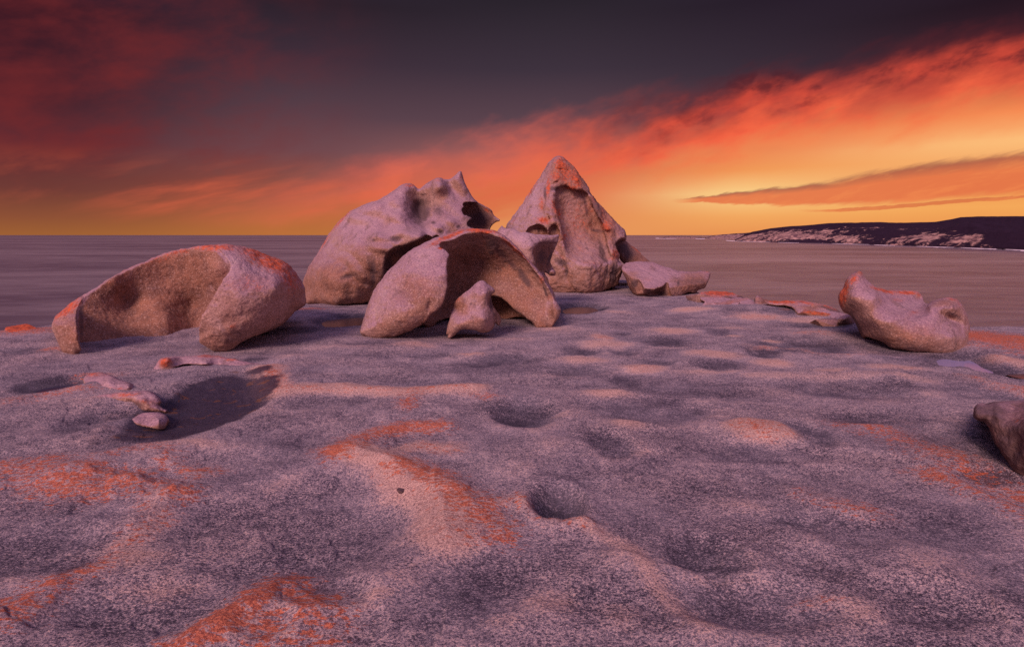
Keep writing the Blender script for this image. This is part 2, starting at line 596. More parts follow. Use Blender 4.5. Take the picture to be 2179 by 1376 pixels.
def ground_material():
    m, T, p = principled('granite_ground')
    co = T.new('ShaderNodeTexCoord').outputs['Object']
    st = T.scalev(co, (1.0, 1.25, 1.0))
    n0 = T.noise(st, 0.55, 4, 0.55, 0.5)
    n1 = T.noise(st, 2.2, 5, 0.62, 0.2)
    n2 = T.noise(st, 13, 6, 0.72, 0.1)
    n3 = T.noise(st, 60, 4, 0.8, 0.0)
    n4 = T.noise(st, 190, 2, 0.75)
    dark, bare_lit, orange, wet = T.attr('dark'), T.attr('bare_lit'), T.attr('orange'), T.attr('wet')
    vA = T.new('ShaderNodeTexVoronoi')
    T.put(vA.inputs['Vector'], st); vA.inputs['Scale'].default_value = 130
    vB = T.new('ShaderNodeTexVoronoi')
    T.put(vB.inputs['Vector'], T.scalev(st, (1.0, 1.3, 1.0))); vB.inputs['Scale'].default_value = 60
    sepA = T.new('ShaderNodeSeparateColor'); T.l.new(vA.outputs['Color'], sepA.inputs[0])
    sepB = T.new('ShaderNodeSeparateColor'); T.l.new(vB.outputs['Color'], sepB.inputs[0])
    cry = T.add(T.mul(T.sub(sepA.outputs[0], 0.5), 0.17), T.mul(T.sub(sepB.outputs[0], 0.5), 0.13))
    brk = T.add(T.mul(n2, 0.45), T.add(T.mul(n3, 1.30), T.mul(n4, 0.65)))       # ~1.20 mean
    lvl = T.add(T.mul(T.sub(brk, 1.185), T.add(0.55, T.mul(T.ss(T.noise(st, 0.8, 2, 0.5), 0.35, 0.65), 0.75))), T.add(T.mul(T.sub(n1, 0.5), 0.26), T.mul(T.sub(n0, 0.5), 0.16)))
    lvl = T.add(T.add(lvl, T.add(cry, 0.035)), T.sub(T.mul(bare_lit, 0.13), T.mul(dark, 0.17)))
    col = T.ramp(T.add(T.mul(lvl, 2.0), 0.5), [
        (0.0, (0.042, 0.035, 0.052, 1)), (0.30, (0.070, 0.056, 0.085, 1)), (0.46, (0.160, 0.132, 0.170, 1)),
        (0.60, (0.265, 0.212, 0.255, 1)), (0.80, (0.490, 0.375, 0.395, 1)), (1.0, (0.640, 0.470, 0.440, 1))])
    col = T.mix(T.mul(T.ss(T.noise(st, 1.1, 3, 0.5), 0.42, 0.62), 0.25), col, T.mix(0.5, col, (0.42, 0.37, 0.44, 1)))
    pink = T.mix(T.ss(n3, 0.40, 0.60), (0.38, 0.21, 0.17, 1), (0.82, 0.53, 0.42, 1))
    col = T.mix(T.mul(T.ss(T.add(bare_lit, T.add(T.mul(T.sub(n1, 0.5), 0.8), T.mul(T.sub(n3, 0.5), 1.6))), 0.22, 0.80), 0.72), col, pink)  # bare pink granite, also painted brighter where slopes look lit
    col = T.mix(T.mul(T.ss(orange, 0.1, 0.9), 0.14), col, (0.50, 0.22, 0.16, 1))
    on = T.noise(T.scalev(co, (0.8, 1.6, 1.0)), 20, 7, 0.74, 0.2)
    omk = T.add(T.mul(orange, 0.72), T.add(T.mul(T.sub(n1, 0.5), 1.5), T.mul(T.sub(on, 0.5), 3.8)))
    omk = T.mul(T.ss(omk, 0.48, 0.66), T.ss(orange, 0.05, 0.40))
    col = T.mix(T.mul(omk, 0.82), col, T.mix(T.ss(n3, 0.40, 0.60), (0.30, 0.065, 0.035, 1), (0.76, 0.19, 0.07, 1)))
    wmk = T.ss(T.add(wet, T.add(T.mul(T.sub(n1, 0.5), 0.4), T.mul(T.sub(n2, 0.5), 0.4))), 0.40, 0.66)
    wcol = T.mix(T.ss(T.noise(st, 3.4, 4, 0.6, 1.0), 0.60, 0.64), T.mix(n2, (0.016, 0.014, 0.030, 1), (0.060, 0.048, 0.085, 1)), (0.13, 0.055, 0.035, 1))
    col = T.mix(T.mul(wmk, 0.9), col, wcol)
    T.l.new(col, p.inputs['Base Color'])
    T.put(p.inputs['Roughness'], T.sub(0.9, T.mul(wmk, 0.5)))
    p.inputs['Specular IOR Level'].default_value = 0.22
    bump(T, p, [(n1, 0.04, 0.35), (n2, 0.018, 0.75), (n3, 0.014, 1.0), (n4, 0.005, 0.8)])
    return m


def water_material(name, base, rough):
    m, T, p = principled(name)
    co = T.new('ShaderNodeTexCoord').outputs['Object']
    p.inputs['Base Color'].default_value = base
    p.inputs['Roughness'].default_value = rough
    p.inputs['Specular IOR Level'].default_value = 0.4
    bump(T, p, [(T.noise(co, 6, 3, 0.5), 0.003, 0.25)])
    return m


def sea_material():
    m, T, p = principled('long_exposure_sea')
    co = T.new('ShaderNodeTexCoord').outputs['Object']
    st = T.scalev(co, (0.32, 1.0, 1.0))
    a = T.noise(st, 0.045, 6, 0.62, 0.4)
    b = T.noise(st, 0.0042, 6, 0.62, 0.5)
    c = T.noise(T.scalev(co, (0.16, 1.0, 1.0)), 0.0009, 5, 0.6, 0.3)
    v = T.add(T.mul(T.sub(a, 0.5), 0.6), T.add(T.mul(T.sub(b, 0.5), 1.0), T.mul(T.sub(c, 0.5), 1.1)))
    col = T.ramp(T.add(v, 0.5), [(0.05, (0.045, 0.036, 0.060, 1)), (0.38, (0.120, 0.100, 0.128, 1)), (0.62, (0.22, 0.185, 0.21, 1)), (0.95, (0.33, 0.27, 0.28, 1))])
    T.l.new(col, p.inputs['Base Color'])
    p.inputs['Roughness'].default_value = 0.30
    p.inputs['IOR'].default_value = 1.33
    p.inputs['Specular IOR Level'].default_value = 0.08
    bump(T, p, [(a, 2.5, 0.5)])
    return m


def headland_material():
    m, T, p = principled('scrub_and_cliff')
    co = T.new('ShaderNodeTexCoord').outputs['Object']
    st = T.scalev(co, (1.0, 0.5, 1.6))
    n1 = T.noise(st, 0.009, 6, 0.68, 0.8)
    n2 = T.noise(st, 0.035, 5, 0.7, 0.5)
    n3 = T.noise(st, 0.0035, 3, 0.5, 0.3)
    k = T.add(T.add(T.mul(T.sub(n1, 0.5), 2.2), T.mul(T.sub(n2, 0.5), 1.5)), T.add(T.mul(T.sub(n3, 0.5), 2.4), T.attr('rock')))
    col = T.mix(T.ss(k, 0.24, 0.56), T.mix(n2, (0.012, 0.006, 0.018, 1), (0.040, 0.020, 0.040, 1)),
                T.mix(T.ss(n2, 0.38, 0.66), (0.13, 0.070, 0.085, 1), (0.55, 0.34, 0.29, 1)))
    T.l.new(col, p.inputs['Base Color'])
    p.inputs['Roughness'].default_value = 0.95
    p.inputs['Specular IOR Level'].default_value = 0.1
    bump(T, p, [(n1, 14.0, 0.6)])
    return m


GRANITE = granite_material()
GROUND = ground_material()
SEA = sea_material()
HEAD = headland_material()
PUDDLE = water_material('sky_tinted_rain_water', (0.26, 0.24, 0.40, 1), 0.22)  # sky reflection put into the base colour as lilac
BROWNP = water_material('brown_rain_water', (0.09, 0.050, 0.045, 1), 0.25)
DARKP = water_material('dark_rain_water', (0.035, 0.032, 0.06, 1), 0.12)

# ------------------------------------------------------------------ ground
EDGE = [(-900, 745), (-300, 720), (0, 707), (110, 690), (300, 664), (640, 650), (760, 640), (900, 620), (1100, 604), (1325, 594), (1430, 606),
        (1500, 628), (1600, 637), (1700, 652), (1800, 674), (1900, 688), (2060, 697), (2179, 695), (2500, 700), (3100, 720)]


def wpt(px, py):
    x, y = on_plane(px, py)
    return float(x), float(y)


def ell(px, py, rx, ry):
    """photo ellipse -> world centre and radii on the ground"""
    x, y = wpt(px, py)
    x1, _ = wpt(px + rx, py)
    _, ya = wpt(px, py - ry)
    _, yb = wpt(px, py + ry)
    return x, y, abs(x1 - x), abs(ya - yb) / 2


# hollows: px, py, rx, ry, depth(m), darkness
HOLLOWS = [
    (446, 860, 106, 64, 0.30, 0.9), (200, 900, 56, 25, 0.07, 0.7), (275, 884, 30, 10, 0.07, 1.2), (546, 765, 26, 6, 0.05, 1.0),
    (50, 745, 60, 6, 0.04, 0.7), (690, 857, 110, 16, 0.07, 0.35), (918, 756, 42, 8, 0.06, 0.6), (1030, 775, 40, 9, 0.06, 0.7), (1085, 766, 60, 10, 0.08, 0.8),
    (870, 815, 60, 12, 0.05, 0.45), (1118, 880, 60, 26, 0.22, 1.15), (1187, 1076, 50, 36, 0.36, 1.4), (1260, 1115, 30, 8, 0.03, 0.7), (1236, 748, 36, 8, 0.07, 1.15),
    (1330, 750, 28, 6, 0.06, 1.0), (1398, 774, 30, 7, 0.05, 0.9), (1623, 750, 33, 10, 0.08, 1.2), (1704, 736, 90, 16, 0.10, 1.0), (1414, 728, 46, 10, 0.07, 0.8),
    (1320, 709, 20, 5, 0.05, 0.7), (1530, 709, 26, 5, 0.05, 0.6), (1526, 780, 44, 9, 0.07, 0.7), (1333, 812, 32, 12, 0.05, 0.8), (1227, 787, 62, 14, 0.08, 0.7),
    (1723, 921, 42, 22, 0.10, 0.9), (1299, 943, 46, 26, 0.10, 0.8), (1380, 868, 120, 26, 0.12, 0.5), (1800, 822, 130, 22, 0.12, 0.7),
    (1530, 830, 110, 18, 0.05, 0.45), (1600, 960, 150, 22, 0.08, 0.5), (250, 1018, 44, 13, 0.05, 0.6), (650, 1110, 220, 105, 0.26, 0.35), (390, 1110, 70, 55, 0.08, 0.35),
    (700, 1262, 85, 32, 0.10, 0.25), (120, 1180, 150, 45, 0.08, 0.55), (330, 1300, 160, 60, 0.10, 0.45), (1505, 1182, 70, 42, 0.14, 0.75), (1700, 1108, 45, 8, 0.05, 0.9),
    (1800, 1130, 80, 35, 0.07, 0.5), (1570, 1290, 190, 55, 0.14, 0.45), (1010, 1260, 150, 70, 0.05, 0.45), (1700, 1010, 160, 22, 0.06, 0.3), (480, 1000, 120, 40, 0.10, 0.1),
    (1960, 770, 70, 10, 0.05, 0.5), (2080, 835, 90, 18, 0.08, 0.5), (2100, 1010, 60, 12, 0.06, 1.3), (1990, 1130, 110, 40, 0.06, 0.5), (1880, 742, 60, 12, 0.04, 0.7),  # includes painted shadow under the saddle and grey boulders
    (1740, 690, 60, 6, 0.08, 1.3), (1680, 670, 50, 4, 0.06, 1.0), (1180, 705, 60, 9, 0.03, 0.2), (600, 705, 90, 9, 0.05, 0.8), (820, 735, 100, 6, 0.03, 0.6),
    (1430, 690, 90, 6, 0.03, 0.4), (1560, 668, 40, 4, 0.03, 0.6), (1860, 890, 110, 18, 0.06, 0.6), (2130, 1240, 80, 60, 0.06, 0.4), (1250, 1290, 80, 40, 0.05, 0.4),
    (350, 730, 160, 9, 0.02, 0.3), (930, 1010, 30, 12, 0.02, 0.2), (1950, 1290, 120, 50, 0.10, 0.4), (560, 1330, 60, 30, 0.08, 0.3),
]
# swells: px, py, rx, ry, height, bareness with painted lit tone, orange
SWELLS = [
    (215, 848, 80, 40, 0.12, 0.3, 0.2), (300, 925, 60, 12, 0.08, 0.3, 0.0),
    (1280, 722, 26, 9, 0.09, 0.8, 0.45), (1290, 735, 60, 9, 0.05, 0.8, 0.1), (1430, 705, 48, 7, 0.07, 0.9, 0.15), (1520, 756, 56, 9, 0.10, 1.0, 0.15), (1372, 786, 52, 9, 0.10, 0.95, 0.35),
    (1235, 768, 60, 7, 0.07, 0.9, 0.1), (1645, 773, 44, 9, 0.09, 0.9, 0.3), (1650, 743, 60, 5, 0.06, 0.5, 0.5), (1290, 842, 62, 9, 0.09, 0.8, 0.15), (1500, 792, 100, 6, 0.05, 0.6, 0.1),
    (1770, 790, 46, 6, 0.05, 0.8, 0.15), (1905, 786, 66, 8, 0.07, 0.8, 0.35), (1615, 918, 66, 22, 0.22, 1.3, 0.66), (1340, 905, 46, 14, 0.09, 0.7, 0.1), (1180, 950, 60, 22, 0.08, 0.35, 0.0),
    (1100, 1010, 60, 30, 0.07, 0.3, 0.0), (880, 735, 60, 9, 0.06, 0.6, 0.2), (1000, 757, 34, 5, 0.06, 0.8, 0.3), (1740, 712, 60, 6, 0.08, 0.4, 0.5), (1560, 700, 40, 5, 0.05, 0.5, 0.1),
    (1470, 664, 50, 5, 0.05, 0.8, 0.3), (1610, 676, 60, 6, 0.07, 0.8, 0.5), (1700, 683, 50, 5, 0.06, 0.7, 0.3), (1190, 700, 60, 7, 0.03, 0.5, 0.05), (1100, 722, 80, 5, 0.03, 0.4, 0.05),
    (1580, 1075, 80, 24, 0.06, 0.35, 0.0), (1740, 1150, 60, 30, 0.05, 0.3, 0.0), (1990, 1210, 110, 50, 0.10, 0.4, 0.0), (1860, 1290, 90, 40, 0.07, 0.2, 0.0), (470, 1160, 100, 45, 0.09, 0.35, 0.0),
    (1950, 905, 90, 20, 0.07, 0.2, 0.2), (1330, 1200, 60, 30, 0.09, 0.45, 0.0), (1180, 1300, 90, 40, 0.05, 0.45, 0.0), (1480, 1350, 90, 30, 0.06, 0.4, 0.05), (1745, 1290, 60, 16, 0.04, 0.4, 0.4),
    (2150, 770, 40, 10, 0.12, 0.9, 0.45), (2130, 728, 110, 26, 0.22, 0.2, 1.3), (2020, 720, 60, 12, 0.06, 0.2, 0.7), (60, 706, 70, 8, 0.16, 0.2, 1.1), (120, 742, 30, 6, 0.04, 0.3, 0.7), (1080, 1335, 60, 20, 0.03, 0.4, 0.1),
    (1640, 725, 24, 3, 0.02, 0.9, 0.0), (1560, 716, 16, 2.5, 0.02, 0.9, 0.0), (2140, 830, 50, 10, 0.08, 0.4, 0.6), (660, 658, 40, 3, 0.05, 0.3, 0.8), (1310, 665, 40, 4, 0.04, 0.5, 0.1),
    (420, 955, 110, 10, 0.05, 0.5, 0.0), (750, 740, 120, 8, 0.05, 0.4, 0.0), (620, 760, 60, 7, 0.05, 0.4, 0.05),
]
# ridges: points, width(m), height, bareness with painted lit tone, orange
RIDGES = [
    ([(572, 788), (568, 815), (590, 842), (650, 835), (720, 830), (800, 838), (860, 845), (900, 838), (1010, 834)], 0.26, 0.14, 1.0, 0.35),
    ([(575, 790), (585, 830), (605, 838)], 0.20, 0.03, 0.2, 0.75),
    ([(860, 870), (880, 838), (905, 838)], 0.16, 0.04, 0.2, 0.7),
    ([(960, 834), (1015, 834), (1040, 850)], 0.20, 0.06, 0.2, 0.5),
    ([(715, 970), (780, 940), (840, 918), (890, 908), (930, 910)], 0.22, 0.11, 0.4, 0.95),
    ([(760, 970), (830, 1000), (860, 1030), (920, 1060), (950, 1100), (955, 1160)], 0.24, 0.17, 1.0, 0.25),
    ([(850, 1005), (900, 1020), (950, 1045), (990, 1075), (1020, 1110), (1050, 1140)], 0.20, 0.09, 0.5, 0.85),
    ([(820, 990), (850, 965), (900, 950), (960, 960)], 0.20, 0.08, 0.7, 0.45),
    ([(1050, 1085), (1100, 1070), (1140, 1095), (1180, 1120), (1250, 1125)], 0.13, 0.07, 0.5, 0.55),
    ([(0, 1008), (70, 1004), (110, 1030), (200, 1050)], 0.24, 0.10, 0.4, 0.9),
    ([(150, 1015), (200, 1020), (290, 1038), (340, 1050), (375, 1065)], 0.18, 0.10, 0.4, 0.85),
    ([(220, 985), (300, 962), (330, 968), (380, 1000), (440, 1015)], 0.18, 0.09, 0.3, 0.55),
    ([(340, 1070), (310, 1130), (290, 1150)], 0.16, 0.06, 0.5, 0.45),
    ([(-60, 1350), (30, 1325), (80, 1285), (130, 1255), (185, 1225)], 0.15, 0.10, 0.2, 0.9),
    ([(400, 1390), (470, 1345), (530, 1300), (575, 1262), (600, 1235), (640, 1255), (680, 1290)], 0.14, 0.12, 0.3, 1.0),
    ([(560, 1310), (560, 1380)], 0.12, 0.02, 0.2, 0.8),
    ([(640, 1330), (700, 1340), (690, 1376)], 0.16, 0.02, 0.1, 0.75),
    ([(1190, 1108), (1260, 1135), (1340, 1170), (1380, 1220), (1430, 1290), (1500, 1350)], 0.12, 0.05, 0.6, 0.0),
    ([(1830, 912), (1900, 930), (1960, 955), (2040, 990), (2110, 1020), (2200, 1050)], 0.28, 0.09, 0.2, 0.72),
    ([(1990, 1020), (2060, 1045), (2120, 1065), (2200, 1100)], 0.20, 0.06, 0.3, 0.75),
    ([(1710, 1055), (1770, 1070), (1860, 1095)], 0.16, 0.05, 0.3, 0.55),
    ([(0, 860), (60, 852), (130, 840), (200, 836)], 0.30, 0.05, 0.3, 0.55),
    ([(180, 800), (240, 800)], 0.2, 0.05, 0.3, 0.5),
    ([(1690, 740), (1730, 752), (1780, 758), (1830, 758)], 0.14, 0.05, 0.4, 0.35),
    ([(2050, 805), (2110, 825), (2200, 850)], 0.16, 0.05, 0.4, 0.5),
    ([(1600, 800), (1760, 800), (1900, 800), (1970, 815)], 0.25, 0.05, 0.5, 0.0),
]
PADS = [(1500, 662, 60, 10, 0.10), (1560, 662, 60, 10, 0.10), (1620, 656, 70, 12, 0.12), (1690, 664, 90, 10, 0.14), (1765, 680, 60, 8, 0.10), (1530, 636, 60, 6, 0.10),
        (440, 788, 120, 9, 0.04), (215, 822, 60, 16, 0.05), (240, 852, 50, 16, 0.05), (285, 892, 36, 12, 0.03), (1810, 688, 30, 5, 0.05),
        (330, 752, 270, 20, -0.02), (960, 704, 230, 22, -0.02), (1920, 748, 120, 14, -0.03), (1230, 625, 260, 12, 0.0), (2170, 1045, 90, 50, -0.06), (480, 658, 180, 8, 0.0)]
# puddles: outline in photo pixels, water level (m), material, label
PUDDLES = [
    ([(1985, 756), (2010, 753), (2040, 757), (2066, 756), (2088, 764), (2104, 774), (2132, 783), (2150, 790), (2215, 803), (2215, 812), (2160, 803), (2128, 797), (2098, 791), (2078, 783), (2052, 780), (2030, 776), (2014, 778), (1994, 771), (1986, 763)], PUDDLE,
     'rain puddle painted lilac as sky reflection at the foot of the saddle-shaped boulder'),
    ([(62, 822), (85, 814), (120, 808), (160, 804), (188, 806), (180, 814), (150, 822), (110, 828), (75, 829)], DARKP,
     'small dark puddle with a pale sky glint below the left hollow boulder'),
    ([(1192, 655), (1215, 648), (1250, 647), (1275, 652), (1275, 660), (1240, 664), (1205, 664)], BROWNP,
     'brown shallow puddle between the arched boulder and the flat boulder'),
    ([(678, 682), (700, 674), (760, 669), (800, 672), (800, 684), (740, 690), (695, 692)], BROWNP,
     'dark brown puddle on the granite just left of the arched boulder'),
    ([(2128, 788), (2150, 783), (2210, 784), (2210, 797), (2150, 796)], BROWNP,
     'small brown puddle at the right edge below the orange rock shelf'),
]
PUD_W = []
for pts, mt, lb in PUDDLES:
    cp = catmull(pts, 4)
    w = np.array([wpt(a, b) for a, b in cp])
    PUD_W.append(w)


def ground_h(X, Y, masks=False):
    X = np.asarray(X, dtype=np.float64); Y = np.asarray(Y, dtype=np.float64)
    damp = 1.0 / (1.0 + (np.maximum(Y - 8, 0) / 14.0) ** 2)
    wx = X + 0.05 * fbm(X * 1.6, Y * 1.6, 0.5, 3, 0.5, 50)
    wy = Y + 0.05 * fbm(X * 1.6 + 30, Y * 1.6, 2.5, 3, 0.5, 60)
    h = 0.03 * fbm(X * 0.30, Y * 0.30, 0.0, 3, 0.5, 3) * damp
    billow = np.abs(fbm(X * 0.95, Y * 0.95, 1.0, 3, 0.5, 11))
    h += 0.020 * (0.28 - billow) * damp
    h += 0.014 * fbm(X * 2.8, Y * 2.8, 1.7, 4, 0.55, 19) + 0.010 * (0.25 - np.abs(fbm(X * 7.0, Y * 7.0, 4.7, 3, 0.6, 29)))
    st1 = fbm(X * 0.75, Y * 0.75, 12.0, 4, 0.5, 101)
    st2 = fbm(X * 1.3, Y * 1.3, 22.0, 4, 0.55, 111)
    h += (0.016 * sstep(st1, -0.05, 0.05) + 0.014 * sstep(st2, -0.02, 0.03)) * damp
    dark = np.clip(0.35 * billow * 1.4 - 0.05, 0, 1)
    bare_lit = np.clip(0.35 - billow * 2.2, 0, 1) * 0.5
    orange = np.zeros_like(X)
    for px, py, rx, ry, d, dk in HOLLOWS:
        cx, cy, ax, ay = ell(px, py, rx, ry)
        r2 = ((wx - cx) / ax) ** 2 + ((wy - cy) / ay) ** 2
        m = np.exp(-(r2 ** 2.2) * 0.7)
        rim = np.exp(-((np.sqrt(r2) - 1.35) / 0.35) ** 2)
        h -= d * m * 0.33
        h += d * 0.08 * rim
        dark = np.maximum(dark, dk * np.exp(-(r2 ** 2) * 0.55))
        bare_lit += 0.25 * rim * min(1, d * 8) * (wy < cy)  # near rims painted lighter, like slopes turned to the light
    for px, py, rx, ry, d, ba, og in SWELLS:
        cx, cy, ax, ay = ell(px, py, rx, ry)
        r2 = ((wx - cx) / ax) ** 2 + ((wy - cy) / ay) ** 2
        m = np.exp(-(r2 ** 1.2) * 0.8)
        h += d * m * 0.42
        bare_lit = np.maximum(bare_lit, ba * m)
        orange = np.maximum(orange, og * m)
        dark *= 1 - 0.7 * m * ba
    for pts, wd, d, ba, og in RIDGES:
        L = [wpt(a, b) for a, b in pts]
        dd = line_d(L, wx, wy) / wd
        m = np.exp(-(dd ** 2) * 0.9)
        h += d * (0.6 * m + 0.4 * np.exp(-dd * 2.2)) * 0.38
        bare_lit = np.maximum(bare_lit, ba * m)
        orange = np.maximum(orange, og * (0.85 * np.exp(-(dd ** 2) * 0.9) + 0.18 * np.exp(-(dd ** 2) * 0.22)))
        dark *= 1 - 0.8 * m * ba
    for px, py, rx, ry, lv in PADS:
        cx, cy, ax, ay = ell(px, py, rx, ry)
        m = np.exp(-(((X - cx) / ax) ** 2 + ((Y - cy) / ay) ** 2) ** 2)
        h = h * (1 - m) + m * (lv + 0.3 * h)
    for w in PUD_W:
        cx, cy = w.mean(0)
        reach = np.abs(w - w.mean(0)).max() + 1.0
        near = (np.abs(X - cx) < reach) & (np.abs(Y - cy) < reach)
        if near.any():
            s = poly_sd(w, X[near], Y[near])
            lv = -0.055
            t = sstep(s, 0.22, -0.03)
            hn = h[near]
            hn = hn * (1 - t) + lv * t - 0.05 * sstep(s, 0.0, -0.15)
            h[near] = hn
            dk = dark[near]
            dark[near] = np.maximum(dk, 1.1 * sstep(s, 0.34, 0.02))
    if not masks:
        return h
    cx, cy, ax, ay = ell(444, 858, 112, 70)
    r = np.sqrt(((wx - cx) / ax) ** 2 + ((wy - cy) / ay) ** 2) + 0.28 * fbm(X * 2.2, Y * 2.2, 8.0, 4, 0.6, 77)
    wet = np.clip(2.1 - r * 1.5, 0, 1)
    return h, np.clip(dark, 0, 1.4), np.clip(bare_lit, 0, 1), np.clip(orange, 0, 1.3), wet


def build_ground():
    pxs = np.concatenate([np.linspace(-900, -40, 90, endpoint=False), np.linspace(-40, 2220, 1130, endpoint=False), np.linspace(2220, 3100, 90)])
    ex = np.interp(pxs, [e[0] for e in EDGE], [e[1] for e in EDGE])
    nr = 430
    t = np.linspace(0, 1, nr)
    # rows in photo-pixel steps from below the frame up to the far edge
    PXg = np.repeat(pxs[None], nr, 0)
    PYg = 2400 + (ex[None] - 2400) * (1 - (1 - t[:, None]) ** 1.5)
    X, Y = on_plane(PXg, PYg)
    h, dark, bare_lit, orange, wet = ground_h(X, Y, True)
    # edge falls away towards the sea
    extra = np.array([0.15, 0.35, 0.6, 0.9, 1.3, 1.8, 2.5, 3.4, 4.6, 6, 8, 11, 15, 20, 26, 32])
    Xe, Ye = X[-1], Y[-1]
    nrm = np.sqrt(Xe ** 2 + Ye ** 2)
    rimn = fbm(Xe * 0.5, Ye * 0.5, 7.0, 3, 0.5, 33)
    rows = [(X[-1] + Xe / nrm * s, Y[-1] + Ye / nrm * s) for s in extra]
    XX = np.concatenate([X, np.array([r[0] for r in rows])])
    YY = np.concatenate([Y, np.array([r[1] for r in rows])])
    dist = np.concatenate([-np.sqrt((X - Xe) ** 2 + (Y - Ye) ** 2), np.repeat(extra[:, None], len(pxs), 1)])
    hh = np.concatenate([h, np.repeat(h[-1:], len(extra), 0)])
    fade = np.clip(1 + dist / 3.0, 0, 1)
    z = hh * (1 - 0.4 * np.clip(fade, 0, 1)) + 0.05 * rimn[None] * fade
    z -= np.where(dist > 0, 0.10 * dist + 0.075 * dist ** 2, 0)
    pad = lambda A: np.concatenate([A, np.repeat(A[-1:], len(extra), 0)])
    nR, nC = XX.shape
    V = np.stack([XX, YY, z], -1).reshape(-1, 3)
    i = np.arange(nR * nC).reshape(nR, nC)
    Fc = np.stack([i[:-1, :-1], i[:-1, 1:], i[1:, 1:], i[1:, :-1]], -1).reshape(-1, 4)
    me = make_mesh('granite_ground', V, Fc, {'dark': pad(dark).ravel(), 'bare_lit': pad(bare_lit).ravel(), 'orange': pad(orange).ravel(), 'wet': pad(wet).ravel()})
    o = link('ground', me, GROUND)
    tag(o, kind='structure', label='pitted lilac granite dome with orange lichen on its ridges')


build_ground()

for w, (pts, mt, lb) in zip(PUD_W, PUDDLES):
    c = w.mean(0)
    lv = -0.075
    n = len(w)
    ww = c + (w - c) * 1.06
    V = np.concatenate([[[0, 0, 0]], np.column_stack([ww - c, np.zeros(n)])])
    Fc = np.array([[0, 1 + k, 1 + (k + 1) % n] for k in range(n)])
    me = make_mesh('puddle', V, Fc, smooth=False)
    if me.polygons[0].normal.z < 0:
        me.flip_normals()
    o = link('puddle', me, mt, (c[0], c[1], lv))
    tag(o, lb, 'puddle', 'rain puddles on the granite')


# ------------------------------------------------------------------ boulders
def smax(a, b, k):
    h = np.clip(0.5 + 0.5 * (a - b) / k, 0, 1)
    return b + (a - b) * h + k * h * (1 - h)


class Zoom:
    """coordinates measured on an enlarged crop of the photo"""
    def __init__(s, x0, y0, k):
        s.x0, s.y0, s.k = x0, y0, k

    def __call__(s, pts):
        return [(s.x0 + p[0] / s.k, s.y0 + p[1] / s.k) + tuple(p[2:]) for p in pts]


def gauss_sum(lst, X, Y, Z, PXn, PYn, use_max=True):
    r = np.zeros(PXn.shape)
    for b in lst:
        x, y, rx, ry, a = b[:5]
        ang = math.radians(b[5]) if len(b) > 5 else 0
        cx, cy = Z.x0 + x / Z.k, Z.y0 + y / Z.k
        dx, dy = (PXn - cx), (PYn - cy)
        u = dx * math.cos(ang) + dy * math.sin(ang)
        v = -dx * math.sin(ang) + dy * math.cos(ang)
        g = a * np.exp(-((u * Z.k / rx) ** 2 + (v * Z.k / ry) ** 2))
        r = np.maximum(r, g) if use_max else r + g
    return r


